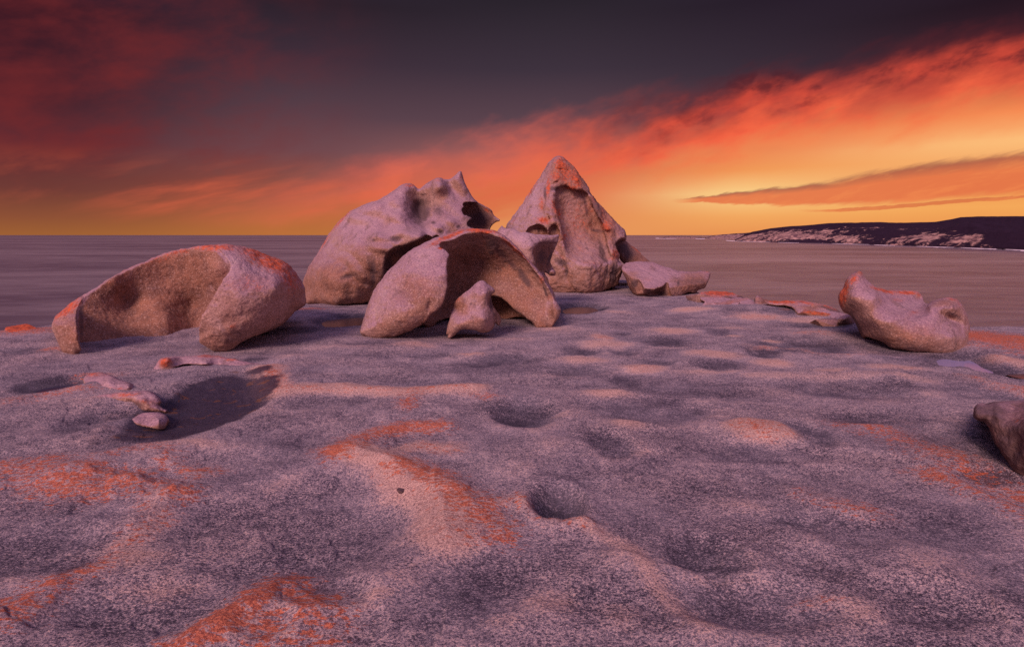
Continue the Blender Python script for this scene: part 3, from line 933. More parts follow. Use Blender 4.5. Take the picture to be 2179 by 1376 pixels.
def boulder(name, label, Z, outline, Yc, front, thick, R=0.5, Rc=None, carves=(), bumps=(), step=2.0, dstep=None, cat='boulder',
            group=None, noise=(0.05, 1.3), orange=(), dark=(), tan=(), pale=(), seed=1, smooth=5, rim_orange=0.0, rough=0.016, lump=None, sink=0, planes=None, pk=0.08):
    if sink:        # the buried part below the visible base
        ym = np.mean([p[1] for p in outline])
        outline = [(p[0], p[1] + sink * min(1.0, max(0.0, (p[1] - ym) / 20.0))) for p in outline]
    mpp = Yc / F
    ol = catmull(Z(outline), smooth)
    x0, y0 = ol.min(0) - 4 * step
    x1, y1 = ol.max(0) + 4 * step
    xs = np.arange(x0, x1 + step, step)
    ys = np.arange(y0, y1 + step, step)
    PX, PY = np.meshgrid(xs, ys, indexing='ij')
    # slight irregularity of the drawn outline
    wob = 0.9 * step
    WX = PX + wob * fbm(PX * 0.05, PY * 0.05, seed * 3.3, 3, 0.5, seed)
    WY = PY + wob * fbm(PX * 0.05 + 40, PY * 0.05, seed * 1.3, 3, 0.5, seed + 5)
    so = poly_sd(ol, WX, WY) * mpp
    Rm = rbf(Z(Rc), PX, PY) if Rc else np.full(PX.shape, float(R))
    Rm = np.clip(Rm, 0.03, 5)
    s = np.clip(-so / Rm, 0, 1)
    dome = Rm * (1 - np.sqrt(np.clip(1 - (1 - s) ** 2, 0, 1)))
    f = rbf(Z(front), PX, PY)
    if planes:
        f = None
        for tri in planes:
            P3 = np.array(Z(tri), dtype=float)
            ab = np.linalg.solve(np.column_stack([P3[:, :2], np.ones(3)]), P3[:, 2])
            g_ = ab[0] * PX + ab[1] * PY + ab[2]
            f = g_ if f is None else smax(f, g_, pk)
    f = f + gauss_sum(bumps, None, None, Z, PX, PY, False)
    f = f - noise[0] * fbm(PX * mpp * noise[1], PY * mpp * noise[1], seed * 2.1, 4, 0.5, seed + 20)
    if lump:
        la, ls, lang = lump
        ca, sa = math.cos(math.radians(lang)), math.sin(math.radians(lang))
        uu, vv = (PX * ca + PY * sa) * mpp * ls * 0.55, (-PX * sa + PY * ca) * mpp * ls
        f = f - la * (np.abs(fbm(uu, vv, seed * 0.7, 3, 0.45, seed + 40)) - 0.2)
    bk = np.full(PX.shape, float(f[so < 0].mean() + thick))
    bk = np.maximum(bk, f + 0.35 * thick)
    fr = f + dome
    bb = bk - dome * 1.0
    dmin = float(fr[so < 0].min()) - 0.15
    dmax = float(bb[so < 0].max()) + 0.15
    ds = dstep or step * mpp * 1.15
    dmin -= 3 * ds
    ds_n = int((dmax - dmin) / ds) + 4
    d = dmin + ds * np.arange(ds_n)
    D = d[None, None, :].astype(np.float32)
    fr3, bb3, so3 = (A.astype(np.float32)[:, :, None] for A in (fr, bb, so))
    G = np.maximum(np.maximum(fr3 - D, D - bb3), so3)
    for cv in carves:
        cp = catmull(Z(cv['poly']), smooth)
        sc_ = poly_sd(cp, WX, WY) * mpp
        g = rbf(Z(cv['depth']), PX, PY).astype(np.float32)[:, :, None]
        und = cv.get('under', 0.0)
        lip = cv.get('lip', float(f[(so < 0)].min()))
        sv = sc_.astype(np.float32)[:, :, None] - und * np.clip(D - lip, 0, cv.get('umax', 1.0))
        Vd = smax(sv, D - g, cv.get('k', 0.25))
        G = smax(G, -Vd, cv.get('edge', 0.04))
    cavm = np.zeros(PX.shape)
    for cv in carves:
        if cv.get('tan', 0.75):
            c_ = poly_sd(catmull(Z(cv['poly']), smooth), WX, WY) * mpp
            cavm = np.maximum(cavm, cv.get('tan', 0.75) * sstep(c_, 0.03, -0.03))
    G[0] = G[-1] = 1; G[:, 0] = G[:, -1] = 1; G[:, :, 0] = G[:, :, -1] = 1
    pos, Fc = surface_nets(G)
    px = xs[0] + pos[:, 0] * step
    py = ys[0] + pos[:, 1] * step
    Yd = Yc + d[0] + pos[:, 2] * ds
    V = np.stack(at(px, py, Yd), 1)
    V = relax(V, Fc, 2, 0.5)
    # outward orientation
    vol = (np.cross(V[Fc[:, 1]] - V[Fc[:, 0]], V[Fc[:, 2]] - V[Fc[:, 0]]) * (V[Fc[:, 0]] - V.mean(0))).sum()
    if vol < 0:
        Fc = Fc[:, ::-1]
    N = vnormals(V, Fc)
    q = V
    amp = rough
    nn = amp * fbm(q[:, 0] * 2.6, q[:, 1] * 2.6, q[:, 2] * 2.6, 4, 0.6, seed + 70) + 0.35 * amp * fbm(q[:, 0] * 11, q[:, 1] * 11, q[:, 2] * 11, 2, 0.6, seed + 90)
    V = V + N * nn[:, None] * 1.6
    org = gauss_sum(orange, None, None, Z, px, py)
    if rim_orange:
        org = np.maximum(org, rim_orange * sstep(N[:, 2], 0.35, 0.95))
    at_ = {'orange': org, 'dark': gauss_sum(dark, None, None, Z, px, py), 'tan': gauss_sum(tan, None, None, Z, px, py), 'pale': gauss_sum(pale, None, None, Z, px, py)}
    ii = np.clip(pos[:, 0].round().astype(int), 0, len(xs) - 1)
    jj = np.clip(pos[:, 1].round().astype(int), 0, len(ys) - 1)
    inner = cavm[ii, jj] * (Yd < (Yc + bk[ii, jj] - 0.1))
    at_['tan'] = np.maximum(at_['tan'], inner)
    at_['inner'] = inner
    base = np.array([V[:, 0].mean(), V[:, 1].mean(), V[:, 2].min()])
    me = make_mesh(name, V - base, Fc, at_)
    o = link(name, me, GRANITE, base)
    tag(o, label, cat, group)
    return o


Z1 = Zoom(80, 480, 3.632)
Z2 = Zoom(630, 350, 3.932)
Z3 = Zoom(740, 470, 4.54)
Z4 = Zoom(1050, 320, 4.17)
Z6 = Zoom(1760, 550, 5.98)
Z7 = Zoom(0, 700, 3.113)
Z8 = Zoom(1750, 700, 3.058)
Z9 = Zoom(1440, 600, 5.188)

def lay(Z, Yc, pts):
    """depth points of a surface that lies at height h over the ground plane"""
    out = []
    kh = 0.45 if Z is Z9 else 1.0
    for x, y, h in pts:
        h = h * kh
        px, py = Z.x0 + x / Z.k, Z.y0 + y / Z.k
        out.append((x, y, float(on_plane(px, py, h)[1]) - Yc))
    return out


# left, low hooded boulder with a long cave
boulder('hollow_boulder', 'long low hooded boulder at left with a deep cave and orange lichen crest', Z1,
        [(118, 760), (150, 700), (210, 645), (300, 570), (440, 495), (520, 440), (640, 370), (760, 310), (860, 268), (970, 218), (1100, 188), (1250, 160), (1400, 148),
         (1530, 158), (1650, 185), (1760, 225), (1880, 270), (1960, 330), (2020, 410), (2055, 480), (2066, 560), (2062, 605), (2000, 650), (1925, 722), (1850, 780), (1750, 825),
         (1650, 860), (1580, 888), (1530, 932), (1480, 968), (1430, 980), (1370, 967), (1300, 927), (1252, 892), (1235, 852), (1150, 866), (1000, 902), (880, 922), (780, 917),
         (650, 922), (560, 947), (440, 972), (345, 985), (290, 1014), (240, 1000), (190, 960), (150, 880), (128, 820)],
        9.7, [(200, 800, -0.15), (290, 980, -0.25), (250, 640, 0.0), (600, 380, -0.05), (1000, 225, 0.0), (1400, 170, 0.05), (1500, 420, -0.25), (1700, 330, 0.15), (1850, 480, 0.05), (1430, 900, -0.25),
              (1300, 800, -0.3), (1650, 700, -0.25), (1950, 550, 0.35), (2040, 580, 0.55), (1550, 560, -0.35), (1750, 230, 0.4)],
        3.8, Rc=[(200, 800, 0.35), (1400, 170, 0.28), (700, 340, 0.2), (1900, 400, 0.65), (1700, 750, 0.5), (1400, 900, 0.4), (800, 900, 0.2)],
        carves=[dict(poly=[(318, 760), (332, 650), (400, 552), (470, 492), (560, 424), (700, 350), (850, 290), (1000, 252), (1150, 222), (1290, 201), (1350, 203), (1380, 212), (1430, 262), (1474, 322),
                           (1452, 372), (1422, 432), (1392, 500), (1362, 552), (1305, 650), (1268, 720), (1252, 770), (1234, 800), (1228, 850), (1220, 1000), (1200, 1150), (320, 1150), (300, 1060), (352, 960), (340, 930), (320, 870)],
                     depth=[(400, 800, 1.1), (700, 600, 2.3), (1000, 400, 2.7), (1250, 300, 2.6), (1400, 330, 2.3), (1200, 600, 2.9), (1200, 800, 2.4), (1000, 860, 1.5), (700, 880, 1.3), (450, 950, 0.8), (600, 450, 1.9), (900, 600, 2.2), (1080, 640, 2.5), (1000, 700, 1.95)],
                     under=0.16, lip=-0.3, umax=2.4, k=0.25, edge=0.03, tan=1.0)],  # brown cave stone; full tan also paints in the cave's shade
        orange=[(1800, 270, 330, 90, 0.95, 25), (1950, 400, 110, 170, 0.75, -20), (1400, 165, 300, 40, 0.7), (1000, 235, 300, 40, 0.6, -20), (240, 640, 170, 50, 0.85, -35), (1650, 450, 250, 90, 0.42), (650, 390, 260, 35, 0.5, -30), (1520, 780, 40, 30, 0.5), (750, 600, 300, 60, 0.28)],
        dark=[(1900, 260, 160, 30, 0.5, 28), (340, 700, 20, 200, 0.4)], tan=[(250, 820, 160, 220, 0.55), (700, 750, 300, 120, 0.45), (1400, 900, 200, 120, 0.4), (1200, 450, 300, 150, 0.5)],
        pale=[(1600, 330, 180, 110, 0.5), (1560, 600, 220, 160, 0.3)], seed=3, noise=(0.06, 1.0), rough=0.022, bumps=[(1530, 720, 120, 40, 0.05, -20), (950, 600, 40, 200, -0.10, 10), (500, 690, 80, 60, 0.10)])

# big knobbly boulder behind
boulder('knobbly_boulder', 'huge rippled boulder rising to a pointed horn behind the arched boulder', Z2,
        [(60, 985), (76, 925), (120, 840), (170, 760), (215, 690), (262, 607), (310, 540), (370, 475), (440, 405), (510, 370), (590, 330), (690, 302), (760, 262), (830, 212), (890, 172), (940, 160), (982, 172), (1030, 207),
         (1070, 182), (1110, 150), (1170, 120), (1210, 120), (1240, 133), (1290, 127), (1330, 98), (1362, 58), (1384, 62), (1400, 120), (1430, 190), (1490, 290), (1560, 340), (1632, 382), (1652, 425), (1712, 470), (1712, 470), (1665, 487),
         (1622, 540), (1640, 640), (1640, 800), (1560, 1000), (1400, 1150), (1000, 1240), (700, 1225), (560, 1215), (440, 1205), (340, 1192), (240, 1178), (170, 1162), (90, 1158), (68, 1100), (58, 1040)],
        17.6, [(100, 1050, -0.6), (240, 900, -1.1), (340, 1150, -1.45), (450, 900, -1.75), (300, 650, -0.7), (600, 760, -1.9), (470, 480, -0.7), (620, 620, -1.5), (700, 450, -1.1), (800, 600, -1.75), (1040, 590, -1.7), (900, 500, -1.3),
               (900, 300, -0.5), (950, 200, -0.1), (1040, 330, 0.1), (1060, 450, -0.4), (1180, 200, -0.2), (1200, 420, -0.5), (1250, 560, -0.9), (1350, 100, 0.3), (1400, 300, 0.1), (1500, 330, 0.3), (1650, 450, 0.5), (600, 1000, -1.6), (700, 1180, -0.9), (1100, 900, -0.8), (1500, 700, -0.5), (380, 560, -0.8)],
        4.4, Rc=[(100, 1050, 0.8), (300, 600, 1.0), (700, 300, 0.7), (940, 200, 0.5), (1360, 90, 0.18), (1680, 460, 0.14), (1500, 330, 0.3), (400, 1150, 0.5), (1200, 1000, 0.6)],
        carves=[dict(poly=[(1430, 335), (1500, 340), (1560, 368), (1610, 408), (1660, 455), (1650, 482), (1608, 535), (1550, 542), (1470, 525), (1436, 505), (1436, 485), (1476, 460), (1474, 440), (1440, 428), (1432, 405), (1412, 420), (1395, 405), (1396, 380), (1432, 365), (1428, 350), (1412, 342)],
                     depth=[(1500, 400, 1.6), (1600, 450, 1.3), (1450, 500, 1.6)], k=0.15, edge=0.03, under=0.1, lip=-0.5, umax=1.0),
                dict(poly=[(745, 960), (748, 820), (775, 745), (850, 692), (900, 680), (960, 662), (1040, 632), (1090, 612), (1140, 640), (1200, 680), (1250, 1300), (700, 1300)],
                     depth=[(760, 900, -0.5), (900, 780, 0.0), (1050, 680, -0.2), (1000, 1000, 0.2)], k=0.3, edge=0.10, under=0.12, lip=-1.9, umax=1.4),
                dict(poly=[(350, 1192), (440, 1170), (560, 1160), (700, 1150), (1300, 1150), (1300, 1400), (350, 1400)], depth=[(500, 1200, 1.2)], k=0.2, edge=0.12),
                dict(poly=[(780, 602), (840, 596), (880, 612), (860, 650), (830, 645), (800, 625)], depth=[(830, 620, -1.6)], k=0.12, edge=0.12, tan=0),
                dict(poly=[(638, 625), (665, 620), (668, 638), (650, 655)], depth=[(650, 635, -1.7)], k=0.08, edge=0.08, tan=0)],
        bumps=[(620, 370, 80, 60, -0.30), (500, 450, 90, 50, -0.2, 20), (740, 500, 160, 60, 0.26, 30), (560, 520, 130, 50, 0.18, 15), (800, 380, 110, 55, 0.24, 35), (860, 440, 90, 50, -0.24, 30), (1030, 400, 80, 120, 0.38, 5), (920, 560, 130, 50, -0.25, 10),
               (640, 900, 40, 160, 0.06), (450, 1070, 50, 110, 0.10, 10), (700, 700, 200, 40, -0.15, 10), (1200, 170, 60, 70, -0.25), (1290, 170, 40, 100, 0.28, -30), (1180, 520, 50, 30, -0.15), (1290, 470, 60, 35, -0.15, 30), (1210, 570, 24, 20, 0.12), (420, 940, 60, 25, 0.08, -15),
               (690, 600, 70, 40, -0.2), (500, 640, 60, 90, -0.14), (380, 620, 60, 90, -0.10), (1090, 540, 40, 60, 0.2), (700, 330, 60, 30, -0.1)],
        orange=[(380, 470, 200, 16, 0.7, -48), (250, 640, 110, 12, 0.7, -58), (960, 175, 70, 22, 0.7), (1180, 130, 80, 20, 0.5), (1610, 390, 90, 22, 0.65, 38), (1100, 630, 60, 20, 0.5), (1380, 120, 30, 80, 0.35), (1220, 260, 80, 70, 0.25)],
        dark=[(1040, 390, 80, 110, 0.8), (645, 900, 30, 150, 0.55), (620, 800, 40, 60, 0.35), (830, 620, 50, 26, 0.6), (650, 635, 18, 16, 0.6), (440, 1080, 40, 80, 0.25), (770, 900, 50, 160, 0.6), (1180, 380, 60, 60, 0.45), (430, 935, 70, 22, 0.45, -15), (1215, 570, 22, 20, 0.7), (1360, 520, 20, 14, 0.6), (1150, 490, 18, 14, 0.6), (900, 720, 120, 40, 0.6, -20), (1530, 450, 110, 80, 0.7)],
        tan=[(350, 980, 330, 200, 0.85), (650, 900, 200, 250, 0.6), (1530, 450, 120, 90, 0.5)], pale=[(620, 450, 250, 150, 0.35), (1000, 560, 120, 60, 0.3)], seed=8, noise=(0.10, 0.9), rough=0.018, lump=(0.8, 0.8, 35))

# jagged rock between arch and pyramid
boulder('jagged_boulder', 'pale jagged boulder with a scooped hollow, wedged between the arched boulder and the pyramid boulder', Z4,
        [(62, 682), (78, 670), (100, 690), (180, 695), (232, 727), (300, 730), (370, 750), (450, 757), (520, 757), (580, 752), (580, 752), (574, 805), (560, 852), (540, 892), (520, 932), (502, 985), (515, 1025), (537, 1060), (550, 1088), (540, 1107), (500, 1102), (470, 1084),
         (452, 1088), (480, 1140), (500, 1200), (540, 1300), (560, 1400), (500, 1472), (250, 1480), (60, 1450), (0, 1100), (-10, 900), (10, 770), (40, 715)],
        14.6, [(100, 720, 0.1), (200, 800, -0.5), (330, 850, -0.7), (330, 1000, -0.7), (450, 790, -0.2), (560, 770, 0.3), (500, 900, 0.3), (520, 1080, -0.2), (450, 1150, 0.0), (300, 1300, -0.5), (50, 1000, 0.0), (500, 1400, 0.1)],
        1.9, Rc=[(100, 700, 0.25), (450, 765, 0.22), (570, 770, 0.08), (530, 1090, 0.12), (200, 1200, 0.4)],
        carves=[dict(poly=[(358, 885), (392, 845), (440, 832), (520, 850), (560, 862), (600, 900), (560, 1000), (500, 1050), (480, 1072), (428, 1080), (398, 1040), (368, 960)],
                     depth=[(420, 900, 0.35), (480, 880, 0.7), (450, 1020, 0.5), (540, 930, 1.0)], k=0.15, edge=0.05, under=0.1, lip=-0.7)],
        dark=[(430, 950, 60, 90, 0.45), (500, 950, 20, 100, 0.5, 15)], pale=[(280, 780, 260, 100, 0.75), (520, 800, 80, 50, 0.5)], seed=12, rough=0.02, noise=(0.07, 1.5))

# pyramid
boulder('pyramid_boulder', 'tall pyramid-shaped boulder with an orange-stained tip and a scooped-out face', Z4,
        [(118, 682), (180, 590), (260, 480), (330, 370), (400, 262), (450, 182), (490, 115), (530, 75), (570, 54), (612, 66), (660, 105), (710, 150), (745, 202), (790, 270), (830, 330), (860, 390), (902, 442), (960, 500), (1010, 560), (1060, 612), (1110, 660), (1152, 702), (1170, 742), (1172, 792), (1172, 792),
         (1140, 800), (1105, 812), (1085, 832), (1090, 872), (1110, 912), (1118, 935), (1104, 962), (1112, 988), (1140, 1020), (1136, 1070), (1115, 1130), (1096, 1186), (1040, 1212), (980, 1242), (900, 1276), (840, 1286), (760, 1277), (640, 1286), (560, 1276), (510, 1256), (400, 1240), (250, 1200), (150, 1050), (100, 850)],
        20.9, [(200, 620, 0.2), (320, 450, 0.1), (430, 280, 0.05), (300, 620, -0.2), (560, 90, 0.1), (500, 230, -0.25), (460, 420, -0.65), (440, 560, -0.85), (500, 620, -0.85), (560, 700, -0.9), (600, 800, -1.0), (560, 900, -1.2), (620, 150, -0.05), (620, 260, -0.25), (740, 280, -0.1),
               (640, 330, 0.45), (620, 420, 0.55), (720, 420, 0.8), (680, 560, 0.45), (760, 560, 0.8), (700, 750, 0.05), (820, 700, 0.45), (850, 450, 0.2), (950, 560, 0.0), (1000, 700, -0.1), (1100, 700, -0.2), (1140, 760, -0.2), (900, 820, -0.2), (1000, 880, -0.35), (750, 880, -0.7), (880, 950, -0.85),
               (650, 960, -1.45), (560, 960, -1.25), (830, 1040, -1.8), (960, 1020, -1.45), (1100, 1000, -0.7), (1130, 1040, -0.5), (840, 1250, -1.75), (640, 1250, -1.5), (520, 1150, -1.0), (1050, 1180, -0.6), (950, 1220, -1.25), (200, 1000, 0.1)],
        4.2, Rc=[(300, 400, 0.5), (570, 100, 0.35), (800, 300, 0.35), (1100, 660, 0.35), (1160, 780, 0.2), (1130, 1050, 0.3), (840, 1250, 0.35), (550, 1250, 0.4)],
        carves=[dict(poly=[(552, 345), (600, 322), (650, 312), (700, 340), (760, 352), (815, 372), (850, 430), (900, 520), (960, 640), (990, 760), (1020, 870), (1040, 950), (1010, 985), (900, 1008), (800, 1004), (710, 975), (655, 925), (632, 840), (615, 760), (600, 690), (575, 600), (545, 500), (540, 410)],
                     depth=[(600, 380, 0.35), (720, 400, 0.6), (700, 560, 0.55), (820, 560, 0.65), (680, 760, 0.1), (850, 740, 0.45), (950, 800, 0.35), (760, 930, -0.85), (880, 985, -1.1), (880, 900, -0.5), (1000, 960, -0.4), (720, 870, -0.5), (620, 560, 0.5), (640, 850, -0.7), (780, 830, -0.1)], k=0.34, edge=0.20, tan=0.35),
                dict(poly=[(286, 735), (310, 695), (350, 668), (395, 655), (440, 668), (475, 705), (490, 760), (480, 800), (290, 800)], depth=[(390, 720, -0.25)], k=0.15, edge=0.05, tan=0.6),
                dict(poly=[(492, 740), (500, 690), (520, 658), (555, 652), (580, 690), (590, 740), (585, 790), (500, 800)], depth=[(540, 720, -0.75)], k=0.12, edge=0.05, tan=0.6),
                dict(poly=[(1100, 812), (1130, 790), (1180, 785), (1200, 850), (1110, 900), (1080, 840)], depth=[(1130, 840, 1.0)], k=0.2, edge=0.06),
                dict(poly=[(450, 430), (480, 440), (490, 560), (510, 620), (440, 640), (400, 600), (395, 500), (420, 470)], depth=[(450, 550, -0.62)], k=0.1, edge=0.08, tan=0.2)],
        bumps=[(560, 250, 60, 30, -0.12), (640, 210, 30, 60, 0.16, 30), (600, 170, 60, 8, 0.10, 10), (545, 290, 50, 8, 0.14, -25), (900, 705, 70, 12, 0.22, 5), (925, 735, 50, 16, -0.2, 8), (1000, 690, 40, 24, -0.2), (960, 850, 12, 100, 0.16, -8), (860, 440, 14, 60, 0.18, -20), (830, 560, 10, 110, 0.18, 5),
               (1040, 700, 60, 30, -0.12), (700, 1120, 10, 90, 0.06), (1000, 1100, 10, 80, 0.08, 10), (430, 540, 40, 60, 0.14), (790, 600, 12, 200, -0.08, 5), (690, 640, 10, 160, 0.08, -15)],
        planes=[[(120, 680, 0.4), (570, 60, 0.7), (490, 650, -1.15)], [(560, 60, 0.7), (1165, 740, 0.0), (520, 720, -1.35)], [(500, 1000, -0.9), (840, 1010, -1.5), (840, 1280, -1.35)], [(845, 1010, -1.5), (1130, 1010, -0.3), (850, 1280, -1.35)]], pk=0.10,
        orange=[(760, 560, 330, 420, 0.40), (1010, 620, 110, 200, 0.5, -35), (650, 210, 170, 140, 0.72), (600, 130, 70, 90, 1.0), (560, 230, 70, 60, 0.9), (720, 260, 120, 50, 0.8, 45), (690, 330, 90, 22, 0.75), (490, 340, 22, 110, 0.85, 5), (560, 530, 40, 130, 0.7, -25), (450, 620, 90, 40, 0.8), (430, 470, 40, 80, 0.65), (340, 360, 150, 14, 0.65, -57), (1000, 680, 70, 40, 0.85, 40), (970, 560, 40, 100, 0.6, -20), (1100, 640, 110, 16, 0.5, 45), (1080, 910, 36, 60, 0.95, -15),
                (180, 620, 60, 20, 0.5, -50), (620, 760, 40, 70, 0.6), (850, 1000, 130, 30, 0.45, 8), (620, 950, 60, 22, 0.5, 40), (760, 860, 50, 90, 0.3, -30), (1060, 960, 60, 20, 0.6)],
        dark=[(900, 480, 70, 26, 0.75, 60), (940, 560, 26, 100, 0.8, -18), (900, 440, 60, 20, 0.8, 50), (540, 340, 60, 22, 0.6, -10), (640, 230, 30, 60, 0.5, 30), (960, 880, 22, 90, 0.75, -15), (980, 960, 60, 20, 0.6, 50), (920, 710, 60, 14, 0.7, 10), (820, 500, 14, 90, 0.7, -10), (600, 990, 60, 30, 0.65, 20), (650, 1080, 12, 40, 0.7), (1070, 1090, 30, 100, 0.85, 12), (1010, 1080, 12, 60, 0.7), (1120, 840, 40, 40, 0.9),
              (460, 380, 18, 60, 0.5), (700, 340, 120, 14, 0.6, 22), (540, 720, 30, 50, 0.35), (400, 720, 14, 60, 0.4)],
        tan=[(680, 220, 190, 150, 1.2), (940, 640, 200, 260, 0.85), (560, 560, 60, 200, 0.6, -10), (840, 1180, 330, 110, 0.5), (600, 1180, 100, 100, 0.4), (390, 720, 80, 50, 0.5), (540, 710, 40, 50, 0.5)], pale=[(340, 440, 110, 230, 0.5, 35), (680, 500, 60, 120, 0.3), (860, 900, 160, 80, 0.3)], seed=16, noise=(0.08, 1.2), rough=0.045, lump=(0.30, 1.7, 70), step=1.8)

# leaning slab behind the pyramid
boulder('leaning_slab', 'brown slab leaning out from behind the right foot of the pyramid boulder', Z4,
        [(1030, 800), (1100, 770), (1170, 800), (1220, 842), (1290, 890), (1312, 922), (1350, 955), (1402, 995), (1450, 1080), (1500, 1225), (1300, 1225), (1215, 1100), (1170, 1020), (1142, 987), (1118, 950), (1090, 900), (1040, 860)],
        22.6, [(1150, 850, 0.0), (1250, 950, -0.3), (1350, 1000, -0.1), (1350, 1180, -0.3)], 1.6, R=0.3, tan=[(1250, 950, 300, 300, 1.1)], dark=[(1200, 920, 60, 60, 0.6), (1140, 870, 50, 50, 0.8)], orange=[(1290, 900, 120, 14, 0.7, 40)], seed=21, noise=(0.08, 1.5), cat='rock slab')

# flat boulder right of the pyramid
boulder('flat_boulder', 'low flat-topped boulder with a broken undercut lip, right of the pyramid boulder', Z4,
        [(1138, 1042), (1163, 1010), (1190, 993), (1260, 988), (1330, 989), (1400, 992), (1450, 1015), (1540, 1040), (1620, 1066), (1690, 1074), (1780, 1079), (1860, 1073), (1926, 1086), (1926, 1086), (1918, 1120), (1890, 1182), (1870, 1217), (1820, 1232), (1782, 1264), (1740, 1256), (1690, 1272), (1640, 1300), (1590, 1313),
         (1500, 1302), (1430, 1299), (1370, 1294), (1290, 1296), (1250, 1281), (1220, 1241), (1195, 1192), (1174, 1132), (1150, 1088)],
        18.9, [(1170, 1050, 0.1), (1250, 1010, 0.9), (1400, 1005, 1.3), (1550, 1055, 1.2), (1300, 1100, 0.1), (1450, 1080, 0.5), (1330, 1210, -0.75), (1400, 1180, -0.6), (1550, 1150, -0.55), (1620, 1095, 0.1), (1600, 1200, -0.65), (1600, 1290, -0.7), (1720, 1150, -0.15), (1720, 1240, -0.3), (1880, 1120, 0.35), (1800, 1200, 0.1), (1230, 1180, -0.25), (1270, 1270, -0.5), (1700, 1080, 0.4)],
        2.4, planes=[[(1200, 1000, 0.75), (1700, 1080, 0.8), (1400, 1220, -0.75)], [(1560, 1140, -0.62), (1920, 1090, 0.25), (1600, 1300, -0.25)], [(1150, 1050, 0.1), (1325, 1200, -0.7), (1262, 1285, -0.15)], [(1262, 1285, -0.15), (1340, 1240, -0.65), (1590, 1300, -0.15)]], pk=0.05, Rc=[(1180, 1050, 0.35), (1400, 1000, 0.12), (1700, 1080, 0.1), (1900, 1120, 0.15), (1600, 1290, 0.15), (1300, 1280, 0.2)],
        carves=[dict(poly=[(1262, 1262), (1320, 1262), (1352, 1262), (1400, 1248), (1440, 1228), (1500, 1208), (1545, 1170), (1558, 1200), (1568, 1250), (1588, 1318), (1600, 1380), (1240, 1380)], depth=[(1320, 1270, -0.3), (1450, 1270, 0.1), (1550, 1250, -0.1)], k=0.08, edge=0.03),
                dict(poly=[(1222, 1150), (1262, 1140), (1310, 1175), (1330, 1250), (1290, 1270), (1250, 1240)], depth=[(1280, 1200, -0.22)], k=0.12, edge=0.05)],
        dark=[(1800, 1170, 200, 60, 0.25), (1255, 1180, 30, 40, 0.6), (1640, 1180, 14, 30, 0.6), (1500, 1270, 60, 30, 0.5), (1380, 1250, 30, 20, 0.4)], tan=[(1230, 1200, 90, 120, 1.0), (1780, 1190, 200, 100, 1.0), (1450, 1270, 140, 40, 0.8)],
        pale=[(1400, 1120, 200, 80, 0.4)], orange=[(1370, 1150, 60, 30, 0.4), (1900, 1080, 60, 14, 0.5)], seed=24, noise=(0.05, 2.2), rough=0.022, step=1.5)

